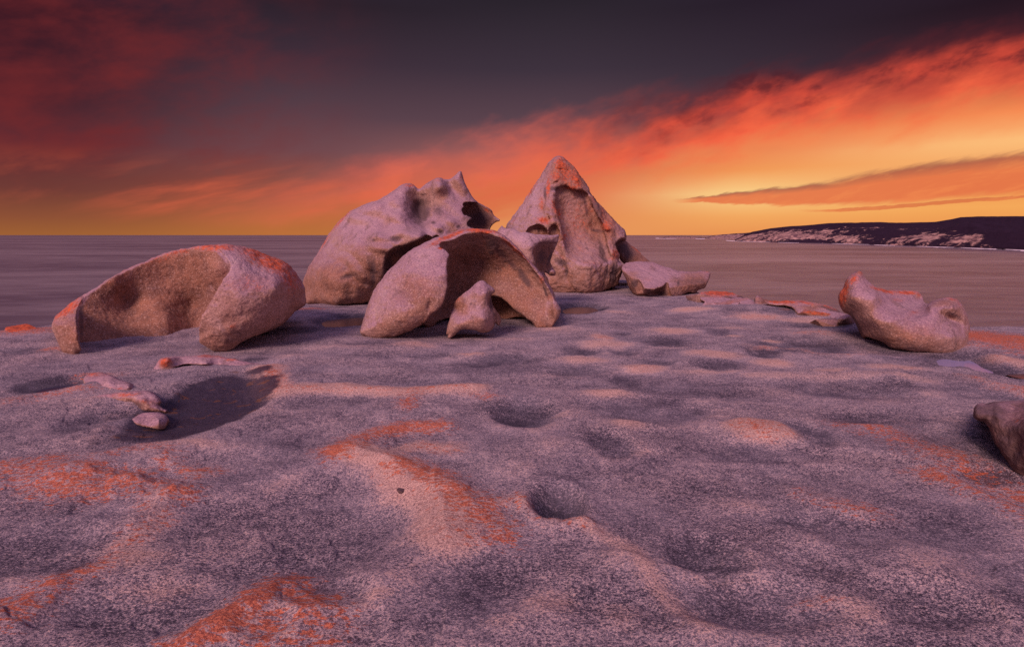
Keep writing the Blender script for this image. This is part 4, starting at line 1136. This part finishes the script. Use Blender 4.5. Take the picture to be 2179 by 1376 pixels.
# arched boulder in the centre
boulder('arched_boulder', 'arched shell of a boulder at centre, open at the front, with an orange-topped rim', Z3,
        [(118, 1075), (135, 1010), (165, 920), (190, 840), (230, 732), (272, 650), (330, 570), (400, 482), (480, 402), (560, 322), (680, 252), (780, 202), (900, 150), (1020, 110), (1130, 86), (1250, 80), (1360, 85), (1440, 107), (1530, 162), (1620, 242), (1700, 330), (1780, 420), (1860, 510), (1920, 600), (1968, 690), (2010, 772),
         (2056, 850), (2056, 850), (2040, 912), (2008, 962), (1975, 1022), (1930, 1032), (1880, 1028), (1830, 1032), (1790, 990), (1760, 962), (1690, 928), (1600, 935), (1480, 946), (1100, 942), (980, 937), (880, 967), (830, 1006), (780, 1024), (720, 1000), (640, 1042), (500, 1100), (400, 1132), (300, 1150), (200, 1130), (145, 1105)],
        11.4, [(200, 1080, -0.55), (300, 1130, -0.6), (250, 800, -0.35), (500, 900, -0.85), (500, 600, -0.45), (700, 700, -0.85), (700, 400, -0.3), (900, 300, -0.15), (940, 500, -0.55), (900, 780, -0.75), (820, 870, -0.75), (1000, 150, 0.35), (1250, 105, 0.55), (1450, 150, 0.6), (1600, 270, 0.65), (1750, 430, 0.7), (1900, 640, 0.75), (1980, 820, 0.75), (1980, 960, 0.7), (1900, 1000, 0.75)],
        3.0, Rc=[(250, 900, 0.45), (400, 550, 0.5), (800, 230, 0.3), (1250, 100, 0.2), (1800, 480, 0.2), (2000, 850, 0.12), (600, 1020, 0.35), (1300, 900, 0.2)],
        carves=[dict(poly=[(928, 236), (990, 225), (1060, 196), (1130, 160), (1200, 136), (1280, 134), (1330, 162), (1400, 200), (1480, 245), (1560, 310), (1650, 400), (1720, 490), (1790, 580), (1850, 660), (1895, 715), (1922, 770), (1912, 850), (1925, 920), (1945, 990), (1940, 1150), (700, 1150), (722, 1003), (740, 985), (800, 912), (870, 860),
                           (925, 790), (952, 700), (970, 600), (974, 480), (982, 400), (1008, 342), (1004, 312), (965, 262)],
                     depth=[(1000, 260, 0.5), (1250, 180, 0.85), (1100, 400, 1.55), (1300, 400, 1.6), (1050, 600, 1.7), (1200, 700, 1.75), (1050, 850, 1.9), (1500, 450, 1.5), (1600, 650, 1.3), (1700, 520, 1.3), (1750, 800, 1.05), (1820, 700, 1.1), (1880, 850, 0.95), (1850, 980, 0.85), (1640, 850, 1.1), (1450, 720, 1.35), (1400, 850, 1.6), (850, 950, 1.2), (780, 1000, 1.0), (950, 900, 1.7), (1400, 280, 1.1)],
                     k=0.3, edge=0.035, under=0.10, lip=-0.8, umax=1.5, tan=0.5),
                dict(poly=[(1340, 800), (1392, 762), (1440, 751), (1520, 788), (1600, 850), (1650, 888), (1705, 930), (1700, 1000), (1340, 1000)], depth=[(1500, 880, 2.3), (1600, 920, 2.0)], k=0.15, edge=0.05, under=0.1, lip=1.0)],
        bumps=[(620, 660, 200, 120, 0.10), (790, 820, 30, 60, 0.06, 20), (270, 1000, 20, 100, 0.05)],
        orange=[(1300, 95, 270, 28, 1.0, 6), (1000, 140, 200, 26, 0.9, -22), (850, 215, 120, 30, 0.7, -20), (900, 262, 30, 16, 0.9), (1600, 260, 260, 26, 0.75, 42), (1870, 560, 40, 60, 0.7), (1500, 380, 170, 150, 0.35), (1960, 740, 60, 40, 0.5), (650, 620, 200, 180, 0.22)],
        dark=[(1400, 230, 70, 50, 0.55), (1500, 330, 260, 36, 0.5, 45), (1520, 390, 20, 18, 0.8), (1390, 305, 26, 18, 0.7), (1700, 540, 40, 140, 0.45, -35), (1900, 660, 16, 120, 0.5, -20)],
        tan=[(650, 680, 260, 160, 0.65), (1500, 500, 260, 220, 0.6), (800, 980, 120, 60, 0.8), (1980, 900, 60, 90, 0.8), (1700, 850, 220, 160, 0.3), (1200, 300, 200, 150, 0.4)], pale=[(350, 700, 120, 300, 0.3, 25), (750, 330, 150, 60, 0.4, -30)], seed=31, noise=(0.04, 1.2), rough=0.02)

# small stone propped in the arch
boulder('twisted_stone', 'small twisted stone standing in front of the opening of the arched boulder', Z3,
        [(955, 1085), (962, 1020), (985, 930), (1008, 852), (1040, 772), (1100, 718), (1168, 668), (1220, 620), (1268, 584), (1300, 577), (1330, 592), (1360, 618), (1395, 638), (1420, 664), (1412, 690), (1385, 712), (1385, 760), (1405, 822), (1440, 870), (1472, 915), (1483, 960), (1466, 1012), (1440, 1000), (1425, 985), (1395, 1040), (1350, 1072),
         (1290, 1076), (1230, 1056), (1170, 1045), (1100, 1050), (1062, 1075), (1022, 1112), (985, 1137), (968, 1125), (972, 1098), (960, 1098)],
        11.0, [(980, 1090, -0.15), (1040, 850, 0.05), (1100, 800, -0.15), (1220, 680, -0.22), (1290, 620, -0.15), (1330, 700, -0.28), (1380, 670, -0.1), (1150, 960, -0.38), (1250, 850, -0.33), (1330, 950, -0.4), (1280, 1040, -0.35), (1060, 1000, -0.33), (1340, 800, -0.22), (1430, 930, 0.1), (1460, 960, 0.15)],
        0.75, R=0.14, carves=[dict(poly=[(1362, 735), (1380, 715), (1420, 720), (1440, 850), (1480, 900), (1500, 1020), (1425, 1010), (1418, 930), (1400, 880), (1368, 840), (1352, 790)], depth=[(1400, 800, 0.12), (1450, 950, 0.02)], k=0.06, edge=0.02)],
        tan=[(1080, 800, 90, 120, 0.7, -30), (1280, 950, 80, 60, 0.3)], pale=[(1280, 850, 120, 160, 0.3)], orange=[(1060, 760, 60, 30, 0.4, -35)], dark=[(1190, 800, 10, 16, 0.7), (1390, 780, 22, 90, 0.5)], seed=35, noise=(0.035, 3.0), rough=0.012, step=1.2, cat='stone')

# saddle boulder at right
boulder('saddle_boulder', 'saddle-shaped boulder tilted on the slope at right, with an orange-crusted horn', Z6,
        [(145, 482), (160, 430), (212, 372), (245, 272), (310, 200), (370, 165), (410, 155), (445, 177), (470, 232), (520, 290), (600, 350), (690, 384), (740, 402), (772, 412), (840, 399), (950, 404), (1050, 410), (1140, 420), (1188, 458), (1215, 500), (1228, 545), (1272, 586), (1272, 586), (1340, 546), (1420, 512), (1500, 499), (1580, 500),
         (1650, 520), (1702, 570), (1742, 642), (1782, 732), (1800, 810), (1808, 890), (1796, 960), (1786, 1050), (1776, 1150), (1760, 1222), (1700, 1226), (1600, 1229), (1500, 1226), (1440, 1216), (1360, 1216), (1250, 1192), (1120, 1182), (1000, 1167), (900, 1152), (800, 1122), (720, 1064), (620, 1032), (510, 1000), (492, 1018), (455, 1006), (420, 940),
         (380, 850), (330, 762), (282, 712), (212, 682), (175, 622), (150, 552)],
        10.2, [(200, 500, 0.1), (300, 300, 0.05), (410, 200, 0.1), (350, 500, -0.2), (500, 400, -0.15), (600, 500, -0.3), (700, 430, 0.35), (850, 440, 0.75), (1100, 440, 0.95), (1200, 520, 0.9), (900, 560, 0.25), (1080, 600, 0.35), (1230, 600, 0.3), (1000, 700, -0.3), (800, 800, -0.6), (1200, 760, -0.45), (600, 800, -0.45), (450, 760, -0.15), (1300, 600, -0.15), (1500, 560, -0.15), (1600, 620, -0.25),
               (1550, 780, -0.25), (1400, 800, -0.5), (1300, 1000, -0.7), (1600, 1000, -0.55), (1780, 850, -0.05), (1740, 1150, -0.35), (1000, 1050, -0.65), (800, 1060, -0.5), (1350, 1170, -0.65), (440, 930, 0.2), (330, 730, 0.1)],
        1.9, Rc=[(200, 500, 0.25), (410, 190, 0.18), (700, 420, 0.2), (1100, 430, 0.1), (1270, 590, 0.06), (1500, 520, 0.16), (1790, 850, 0.2), (1760, 1200, 0.12), (1000, 1150, 0.3), (450, 980, 0.1)],
        carves=[dict(poly=[(100, 700), (200, 665), (262, 690), (310, 726), (350, 790), (400, 868), (450, 946), (498, 996), (520, 1010), (500, 1100), (200, 1000)], depth=[(300, 740, 0.35), (440, 950, 0.45)], k=0.08, edge=0.03)],
        bumps=[(1560, 760, 110, 50, 0.14, 30), (1690, 850, 40, 120, 0.08, -10), (1500, 1000, 200, 120, -0.05), (1130, 740, 160, 30, 0.06, -20)],
        orange=[(200, 470, 70, 220, 0.95, 12), (330, 260, 90, 100, 0.6), (430, 190, 60, 40, 0.5), (760, 410, 220, 36, 0.9, 14), (1020, 430, 200, 34, 1.0, 4), (1170, 470, 50, 50, 0.7, 40), (900, 520, 130, 40, 0.45), (1100, 690, 110, 40, 0.45, -20), (1600, 520, 160, 40, 0.55, 15), (1680, 580, 40, 50, 0.5), (850, 800, 70, 60, 0.3), (620, 350, 150, 20, 0.5, 35)],
        dark=[(380, 830, 26, 160, 0.6, -28), (1640, 730, 110, 20, 0.4, 30)], tan=[(1000, 1000, 500, 200, 0.5), (1500, 560, 200, 60, 0.5), (230, 620, 80, 60, 0.6), (420, 170, 60, 40, 0.7), (1150, 480, 60, 60, 0.5)], pale=[(1000, 600, 220, 50, 0.5), (560, 480, 100, 140, 0.3), (1560, 900, 160, 120, 0.2)], seed=41, noise=(0.035, 2.0), rough=0.010, step=1.6)

# boulder cut by the right edge of the photo
boulder('grey_boulder', 'dark grey boulder with a blunt snout, cut off by the right edge of the view', Z8,
        [(990, 548), (1003, 505), (1030, 486), (1075, 492), (1130, 480), (1180, 472), (1312, 462), (1480, 450), (1640, 500), (1740, 640), (1760, 800), (1700, 960), (1580, 1050), (1450, 1070), (1370, 1040), (1312, 990), (1252, 930), (1200, 862), (1150, 782), (1112, 702), (1092, 645), (1062, 602), (1022, 590), (996, 578)],
        4.6, [(1040, 540, 0.2), (1120, 560, 0.1), (1200, 700, -0.05), (1350, 600, -0.25), (1350, 850, -0.3), (1550, 700, -0.35), (1500, 980, -0.2), (1300, 480, 0.3), (1680, 800, 0.1)], 1.5, Rc=[(1040, 540, 0.1), (1200, 850, 0.3), (1500, 500, 0.3), (1600, 900, 0.4)],
        dark=[(1080, 560, 160, 120, 0.6), (1350, 800, 400, 300, 0.65)], orange=[(1270, 560, 120, 90, 0.4)], bumps=[(1260, 780, 30, 80, 0.06, 20), (1100, 560, 30, 60, 0.05)], seed=44, noise=(0.05, 2.5), rough=0.014, step=2.4)

# broken slabs and flakes along the sea edge
slabs = 'broken slabs along the sea edge'
boulder('rock_shelf', 'orange-topped low rock just right of the flat boulder, against the sea', Z9,
        [(240, 140), (280, 112), (340, 103), (400, 96), (500, 108), (600, 118), (660, 140), (720, 155), (752, 183), (690, 215), (560, 215), (400, 200), (280, 175)],
        17.0, [(350, 130, 0.3), (450, 140, -0.1), (600, 150, 0.0), (500, 180, -0.4), (700, 175, 0.1)], 1.0, R=0.14, orange=[(480, 120, 300, 45, 1.1), (380, 150, 120, 30, 0.7)], dark=[(560, 165, 60, 10, 0.9, 12), (700, 168, 40, 12, 0.9, 20)], seed=51, sink=30, step=1.2, rough=0.02, cat='rock', group=slabs)
boulder('rock_flake', 'thin upturned flake of pink rock lying in front of the orange-topped low rock', Z9,
        [(280, 276), (300, 235), (325, 210), (370, 214), (430, 238), (500, 250), (570, 246), (640, 226), (690, 218), (702, 232), (665, 268), (610, 292), (540, 312), (480, 316), (420, 302), (360, 288)],
        15.2, lay(Z9, 15.2, [(320, 225, 0.4), (400, 270, 0.12), (500, 255, 0.25), (500, 310, 0.0), (600, 285, 0.05), (680, 228, 0.35), (600, 245, .25)]), 0.7, R=0.06, pale=[(450, 250, 220, 40, 0.6)], orange=[(450, 235, 60, 14, 0.6)], carves=[dict(poly=[(350, 288), (420, 294), (520, 292), (620, 268), (690, 240), (720, 260), (640, 330), (350, 330)], depth=[(500, 300, 0.3)], k=0.05, edge=0.02)], seed=52, step=1.0, rough=0.01, cat='rock', group=slabs)
boulder('rock_slab', 'small pink slab wedged between the upturned flake and the pointed stone', Z9,
        [(600, 250), (622, 210), (645, 182), (700, 174), (780, 188), (850, 214), (870, 250), (878, 300), (800, 305), (700, 295), (620, 280)],
        15.6, lay(Z9, 15.6, [(650, 190, 0.45), (750, 190, 0.45), (850, 225, 0.35), (750, 240, 0.3), (850, 295, 0.03), (700, 290, 0.03), (640, 260, .15)]), 0.8, R=0.08, pale=[(750, 220, 100, 40, 0.4)], orange=[(640, 200, 40, 30, 0.6), (700, 290, 100, 16, 0.6)], seed=53, sink=20, step=1.0, rough=0.012, cat='rock', group=slabs)
boulder('pointed_stone', 'small pointed tan stone sticking up against the sea', Z9,
        [(853, 218), (860, 175), (876, 147), (886, 147), (910, 156), (960, 186), (1000, 215), (1040, 245), (1098, 270), (1000, 290), (900, 285), (862, 255)],
        15.8, [(880, 190, 0.1), (930, 220, -0.1), (1000, 245, 0.0), (880, 260, -0.15)], 0.6, R=0.08, tan=[(950, 210, 120, 60, 0.8)], dark=[(862, 210, 10, 50, 0.5)], seed=54, sink=30, step=1.0, rough=0.012, cat='stone', group=slabs)
boulder('rock_shelf', 'long orange-crusted rock rim running down to the saddle boulder', Z9,
        [(950, 195), (985, 190), (1020, 205), (1150, 209), (1300, 202), (1400, 211), (1550, 234), (1680, 264), (1800, 298), (1880, 345), (1900, 375), (1780, 350), (1640, 330), (1480, 325), (1340, 320), (1280, 275), (1180, 258), (1080, 258), (1000, 240)],
        14.4, [(1000, 215, 0.6), (1150, 230, 0.3), (1350, 250, -0.1), (1550, 270, -0.3), (1800, 325, -0.5), (1500, 315, -0.5)], 1.0, R=0.12, orange=[(1170, 215, 220, 34, 1.1, 3), (1420, 225, 200, 26, 0.8, 10), (1700, 280, 200, 22, 0.6, 15)], dark=[(1720, 300, 150, 16, 0.8, 14), (980, 195, 40, 16, 0.8, 30)], tan=[(1500, 280, 200, 50, 0.6)], bumps=[(1500, 285, 30, 30, 0.15)], seed=55, sink=30, step=1.2, rough=0.018, cat='rock', group=slabs)
boulder('lilac_boulder', 'small rounded lilac boulder tucked behind the left foot of the saddle boulder', Z9,
        [(1765, 450), (1780, 408), (1825, 378), (1885, 360), (1930, 375), (1960, 420), (1965, 460), (1850, 462)],
        12.6, [(1850, 410, -0.1), (1930, 420, 0.0), (1800, 440, 0.0)], 0.6, R=0.14, seed=56, sink=15, step=1.0, rough=0.01, dark=[(1850, 430, 120, 60, 0.25)], cat='boulder')
boulder('rock_slab', 'flat pink slab with a broken front edge below the long orange-crusted rim', Z9,
        [(1480, 352), (1540, 332), (1640, 330), (1760, 338), (1860, 352), (1885, 372), (1800, 410), (1770, 440), (1700, 432), (1620, 405), (1560, 380), (1500, 368)],
        13.8, lay(Z9, 13.8, [(1550, 350, 0.2), (1700, 345, 0.3), (1820, 360, 0.2), (1740, 380, 0.24), (1740, 435, 0.02), (1600, 395, 0.08)]), 0.8, R=0.07, pale=[(1700, 360, 160, 30, 0.6)], dark=[(1700, 405, 120, 14, 0.9, 18)], seed=57, sink=12, step=1.0, rough=0.012, cat='rock', group=slabs)
boulder('rock_slab', 'low reddish slab lying on the granite before the pointed stone', Z9,
        [(700, 320), (760, 290), (860, 280), (980, 285), (1090, 300), (1170, 325), (1100, 335), (900, 335), (780, 335)],
        14.8, lay(Z9, 14.8, [(750, 300, .12), (850, 292, 0.2), (1000, 300, 0.2), (900, 330, 0.05), (1120, 325, 0.08)]), 0.7, R=0.06, orange=[(800, 305, 110, 26, 0.8)], dark=[(1060, 315, 110, 22, 0.9)], seed=58, sink=15, step=1.0, rough=0.014, cat='rock', group=slabs)

# ledges round the dark pool at left
ledge = 'ledges round the dark pool'
boulder('rock_ledge', 'bone-shaped pale ledge with an orange knob at its left end, above the dark pool', Z7,
        [(1012, 272), (1035, 232), (1062, 200), (1100, 186), (1150, 184), (1200, 184), (1290, 178), (1370, 172), (1480, 184), (1560, 196), (1620, 212), (1700, 225), (1790, 235), (1700, 250), (1560, 256), (1400, 258), (1250, 266), (1190, 276), (1120, 290), (1060, 290)],
        8.6, lay(Z7, 8.6, [(1060, 285, 0.0), (1060, 215, 0.14), (1110, 200, 0.18), (1110, 270, 0.02), (1200, 195, 0.13), (1200, 240, 0.07), (1370, 178, 0.14), (1370, 225, 0.09), (1400, 255, 0.0), (1600, 215, 0.06), (1600, 250, 0.0), (1740, 235, 0.02)]), 0.6, R=0.07,
        carves=[dict(poly=[(1140, 262), (1200, 238), (1300, 232), (1400, 240), (1500, 250), (1500, 300), (1140, 300)], depth=[(1300, 260, 0.12)], k=0.05, edge=0.03)],
        bumps=[(1095, 215, 40, 34, -0.08)], orange=[(1095, 215, 50, 40, 1.0), (1400, 180, 180, 14, 0.7, 4), (1530, 200, 60, 14, 0.7)], pale=[(1300, 220, 200, 40, 0.7), (1060, 265, 40, 20, 0.6)], tan=[(1180, 215, 60, 30, 0.5)], seed=61, sink=8, step=1.5, rough=0.014, noise=(0.03, 4), cat='rock ledge', group=ledge)
boulder('rock_ledge', 'upper pale curved ledge on the left bank of the dark pool', Z7,
        [(560, 320), (600, 292), (680, 290), (740, 315), (800, 335), (870, 355), (920, 385), (945, 408), (900, 415), (800, 412), (720, 420), (640, 400), (570, 370)],
        7.6, lay(Z7, 7.6, [(600, 300, 0.06), (700, 295, 0.10), (820, 345, 0.12), (720, 350, 0.13), (850, 380, 0.11), (700, 415, 0.02), (900, 412, 0.02), (600, 370, 0.03)]), 0.7, R=0.07, orange=[(620, 300, 100, 22, 0.75), (780, 400, 120, 14, 0.5, 5)], pale=[(750, 360, 150, 40, 0.5)], seed=62, step=1.6, rough=0.014, noise=(0.03, 4), cat='rock ledge', group=ledge)
boulder('rock_ledge', 'middle orange-streaked ledge on the left bank of the dark pool', Z7,
        [(640, 450), (700, 425), (800, 422), (920, 415), (985, 418), (1030, 440), (1062, 480), (1050, 505), (1080, 530), (1100, 545), (1000, 548), (930, 545), (880, 500), (800, 490)],
        7.2, lay(Z7, 7.2, [(780, 440, 0.10), (950, 425, 0.14), (950, 470, 0.13), (1030, 460, 0.12), (980, 545, 0.0), (1080, 530, 0.0), (860, 495, 0.02), (840, 450, 0.11)]), 0.6, R=0.06, orange=[(820, 435, 120, 20, 0.8), (970, 480, 90, 22, 0.6)], dark=[(870, 510, 70, 30, 0.9, -10)], pale=[(960, 440, 80, 30, 0.4)], seed=63, step=1.6, rough=0.02, noise=(0.04, 5), cat='rock ledge', group=ledge)
boulder('rock_ledge', 'lowest grey-topped lump on the left bank of the dark pool', Z7,
        [(860, 600), (910, 570), (965, 552), (1040, 548), (1090, 566), (1118, 600), (1108, 640), (1085, 668), (1000, 662), (930, 640), (880, 625)],
        6.7, lay(Z7, 6.7, [(880, 600, 0.03), (980, 565, 0.06), (1060, 560, 0.07), (1050, 600, 0.07), (1000, 655, 0.0), (1085, 655, -0.02)]), 0.5, R=0.08, pale=[(1040, 590, 60, 30, 0.5)], seed=64, step=1.6, rough=0.012, noise=(0.03, 4), cat='rock ledge', group=ledge)

# angular broken blocks and stones on the sea-side rim
import bmesh


def block(name, label, px, py, Y, w, hgt, dep, seed, org=0.0, drk=0.0, flat=1.0, group=None):
    rng = np.random.RandomState(seed)
    pts = rng.uniform(-1, 1, (16, 3))
    pts /= np.max(np.abs(pts), axis=1)[:, None] ** 0.8
    w, dep, hgt = w * (1.3 if Y > 12 else 1), dep * (1.3 if Y > 12 else 1), hgt * (1.35 if Y > 12 else 1)
    pts *= np.array([w / 2, dep / 2, hgt / 2])
    pts[:, 2] *= np.where(pts[:, 2] > 0, flat, 1.0)
    bm = bmesh.new()
    for p in pts:
        bm.verts.new(p)
    bmesh.ops.convex_hull(bm, input=bm.verts)
    loose = [v for v in bm.verts if not v.link_faces]
    bmesh.ops.delete(bm, geom=loose, context='VERTS')
    bmesh.ops.bevel(bm, geom=list(bm.edges), offset=min(w, hgt) * 0.06, segments=2, profile=0.6, affect='EDGES')
    bmesh.ops.subdivide_edges(bm, edges=bm.edges, cuts=2, use_grid_fill=True)
    bmesh.ops.triangulate(bm, faces=bm.faces)
    co = np.array([v.co[:] for v in bm.verts])
    n = fbm(co[:, 0] * 5 + seed, co[:, 1] * 5, co[:, 2] * 5, 3, 0.6, seed)
    bm.normal_update()
    for v, d in zip(bm.verts, n):
        v.co += v.normal * float(d) * min(w, hgt) * 0.07
    me = bpy.data.meshes.new(name)
    bm.to_mesh(me)
    bm.free()
    nv = len(me.vertices)
    zz = np.array([v.co.z for v in me.vertices])
    for an, val in (('orange', org * sstep(zz, -hgt * 0.1, hgt * 0.35)), ('dark', np.full(nv, drk)), ('tan', np.full(nv, 0.3)), ('pale', np.zeros(nv)), ('inner', np.zeros(nv))):
        a = me.attributes.new(an, 'FLOAT', 'POINT')
        a.data.foreach_set('value', val.astype(np.float32))
    x, y, z = (float(c) for c in at(px, py, Y))
    o = link(name, me, GRANITE, (x, y, z - hgt * 0.12))
    o.rotation_euler = (rng.uniform(-0.15, 0.15), rng.uniform(-0.15, 0.15), rng.uniform(0, 3))
    tag(o, label, 'rock', group)
    return o


block('rock_block', 'small angular pink block in front of the pointed stone', 1636, 659, 14.9, 0.42, 0.18, 0.35, 3, 0.3, 0.1, group=slabs)
block('rock_block', 'dark split block at the foot of the long orange-crusted rim', 1668, 664, 14.4, 0.5, 0.2, 0.4, 7, 0.2, 0.55, group=slabs)
block('rock_block', 'flat reddish block between the pointed stone and the saddle boulder', 1722, 668, 13.9, 0.75, 0.2, 0.5, 11, 0.7, 0.1, group=slabs)
block('rock_block', 'low pink block just left of the small lilac boulder', 1748, 683, 12.9, 0.6, 0.16, 0.45, 15, 0.2, 0.15, group=slabs)
block('rock_block', 'thin broken slab under the right tip of the flat boulder', 1500, 634, 17.2, 0.7, 0.22, 0.6, 19, 0.3, 0.3, group=slabs)
block('rock_block', 'angular slab leaning behind the upturned pink flake', 1560, 646, 16.0, 0.9, 0.26, 0.6, 23, 0.4, 0.1, group=slabs)
block('rock_shelf', 'broad orange rock shelf at the right edge beyond the puddle', 2135, 716, 11.4, 1.8, 0.32, 0.9, 31, 1.2, 0.1, 0.7)
block('rock_shelf', 'low orange rock shelf at the far left edge below the sea', 40, 712, 11.4, 1.6, 0.20, 0.8, 35, 1.2, 0.1, 0.7)
block('small_stone', 'small grey stone on the ridge beside the orange lichen at centre', 852, 1042, 3.66, 0.075, 0.03, 0.05, 43, 0.0, 0.6)

# ------------------------------------------------------------------ sea and far coast
SEA_Z = -58.0
S = 260000.0
me = make_mesh('sea', np.array([[-S, -2000, 0], [S, -2000, 0], [S, S, 0], [-S, S, 0]], dtype=float), np.array([[0, 1, 2, 3]]), smooth=False)
tag(link('sea', me, SEA, (0, 0, SEA_Z)), kind='structure', label='smooth mauve sea blurred by a long exposure')


def coast(name, label, crest, water, depth, nrow, npx, seed, rockbase=0.0, rocklist=()):
    xs = np.linspace(crest[0][0], crest[-1][0], npx)
    yc = np.interp(xs, [c[0] for c in crest], [c[1] for c in crest])
    yw = np.interp(xs, [c[0] for c in water], [c[1] for c in water])
    yc = yc + 0.5 * fbm(xs * 0.06, 0.0, seed * 1.0, 4, 0.55, seed) * np.clip((yw - yc) / 20, 0, 1)
    X0, Y0 = on_plane(xs, yw, SEA_Z)
    rows, rk, hh = [], [], []
    T = np.linspace(0, 1, nrow)
    _, Ycr, Zcr = at(xs, yc, Y0 * (1 + depth))
    H = Zcr - SEA_Z
    for t in T:
        hf = t ** 0.62
        prof = hf * H
        k = 1 + depth * t
        X, Y = X0 * k, Y0 * k
        n = fbm(X * 0.004, Y * 0.002, t * 3.0, 5, 0.55, seed + 3)
        gul = np.abs(fbm(X * 0.006, Y * 0.0, t * 1.2, 3, 0.5, seed + 9))
        env = math.sin(math.pi * min(1, t)) ** 0.7
        z = prof + env * H * (0.26 * n - 0.22 * gul + 0.05)
        rows.append(np.stack([X, Y, np.full_like(X, SEA_Z) + z - (3 if t == 0 else 0)], 1))
        scrub = 0.36 - 0.62 * sstep(np.full_like(X, t), 0.45, 0.95)
        band = rockbase + scrub + 0.12 * math.exp(-((t - 0.05) / 0.09) ** 2)
        for (rx, rt, sx, st, a) in rocklist:
            band = band + a * np.exp(-((xs - rx) / sx) ** 2 - ((t - rt) / st) ** 2)
        rk.append(band)
    for s, drop in ((1.4, 0.9), (2.2, 0.5), (3.0, -0.1)):
        k = 1 + depth * s
        rows.append(np.stack([X0 * k, Y0 * k, SEA_Z + H * drop], 1))
        rk.append(np.full_like(xs, -0.6))
    V = np.concatenate(rows)
    nR = len(rows)
    i = np.arange(nR * npx).reshape(nR, npx)
    Fc = np.stack([i[:-1, :-1], i[:-1, 1:], i[1:, 1:], i[1:, :-1]], -1).reshape(-1, 4)
    base = np.array([V[:, 0].mean(), V[:, 1].min(), SEA_Z])
    o = link(name, make_mesh(name, V - base, Fc, {'rock': np.concatenate(rk)}), HEAD, base)
    tag(o, label, kind='structure')
    return o


crest = [(1560, 512.5), (1572, 506), (1585, 499), (1599, 493), (1638, 485.5), (1671, 482), (1717, 479), (1764, 474.5), (1816, 474), (1872, 473), (1922, 474), (1985, 472), (2018, 466), (2037, 462), (2080, 460.5), (2179, 460), (2400, 458), (2900, 462)]
water = [(1560, 513), (1671, 516), (1757, 517.5), (1872, 521), (1955, 524), (2054, 527), (2179, 532), (2400, 541), (2900, 560)]
coast('headland', 'dark scrub-covered headland with pink cliffs above the surf', crest, water, 0.22, 60, 700, 5, -0.26,
      [(1640, 0.35, 70, 0.30, 0.45), (1720, 0.12, 45, 0.10, 0.7), (1960, 0.16, 40, 0.12, 0.8), (2050, 0.12, 35, 0.10, 0.7), (1990, 0.6, 40, 0.08, 0.45), (1560, 0.5, 40, 0.5, 0.4), (1800, 0.12, 40, 0.06, 0.3), (2150, 0.3, 60, 0.4, -0.5), (1850, 0.35, 60, 0.2, -0.35), (2060, 0.45, 60, 0.12, -0.3), (1800, 0.62, 90, 0.10, 0.25)])
coast('far_headland', 'low pale headland beyond the dark one, fading on the horizon',
      [(1498, 507.5), (1508, 504), (1519, 500.5), (1539, 498.5), (1569, 496.5), (1600, 494.5), (1640, 493), (1700, 492)], [(1498, 508), (1540, 509), (1600, 510), (1700, 511)], 0.15, 24, 160, 15, 0.55)
coast('islet', 'thin low islet on the horizon left of the far headland',
      [(1400, 506.8), (1412, 504.5), (1425, 502.8), (1450, 502.6), (1470, 503.5), (1490, 504.6), (1500, 507)], [(1400, 507), (1450, 507.6), (1500, 507.6)], 0.08, 14, 90, 25, 0.35)


# surf along the foot of the headland
def surf_mat():
    m, T, p = principled('white_surf')
    p.inputs['Base Color'].default_value = (0.85, 0.72, 0.74, 1)
    p.inputs['Roughness'].default_value = 0.8
    return m


SURF = surf_mat()
segs = [(1545, 1640, 0.35), (1655, 1700, 0.3), (1770, 1850, 0.35), (1860, 1905, 1.0), (1950, 2030, 1.1), (2045, 2140, 1.5), (2120, 2330, 2.2), (1395, 1440, 0.3), (1480, 1500, 0.3)]
for a, b, wdt in segs:
    xs = np.linspace(a, b, 60)
    wc = [(1380, 507), (1500, 508.2)] + water
    yw = np.interp(xs, [c[0] for c in wc], [c[1] for c in wc])
    tt = (xs - a) / (b - a)
    nn = fbm(xs * 0.12, 0.0, a * 0.1, 4, 0.6, int(a))
    wv = wdt * np.clip(np.sin(math.pi * tt) ** 0.6 * (0.75 + 0.9 * nn), 0.05, 3)
    Xa, Ya = on_plane(xs, yw - 0.8, SEA_Z + 0.5)
    Xb, Yb = on_plane(xs, yw + 0.25 + wv, SEA_Z + 0.5)
    V = np.concatenate([np.stack([Xa, Ya, np.zeros(60)], 1), np.stack([Xb, Yb, np.zeros(60)], 1)])
    i = np.arange(60)
    Fc = np.stack([i[:-1] + 60, i[1:] + 60, i[1:], i[:-1]], 1)
    base = np.array([V[:, 0].mean(), V[:, 1].mean(), SEA_Z + 0.5])
    V[:, 2] = base[2]
    o = link('surf', make_mesh('surf', V - base, Fc, smooth=False), SURF, base)
    tag(o, 'white line of surf breaking at the foot of the coast', kind='stuff')
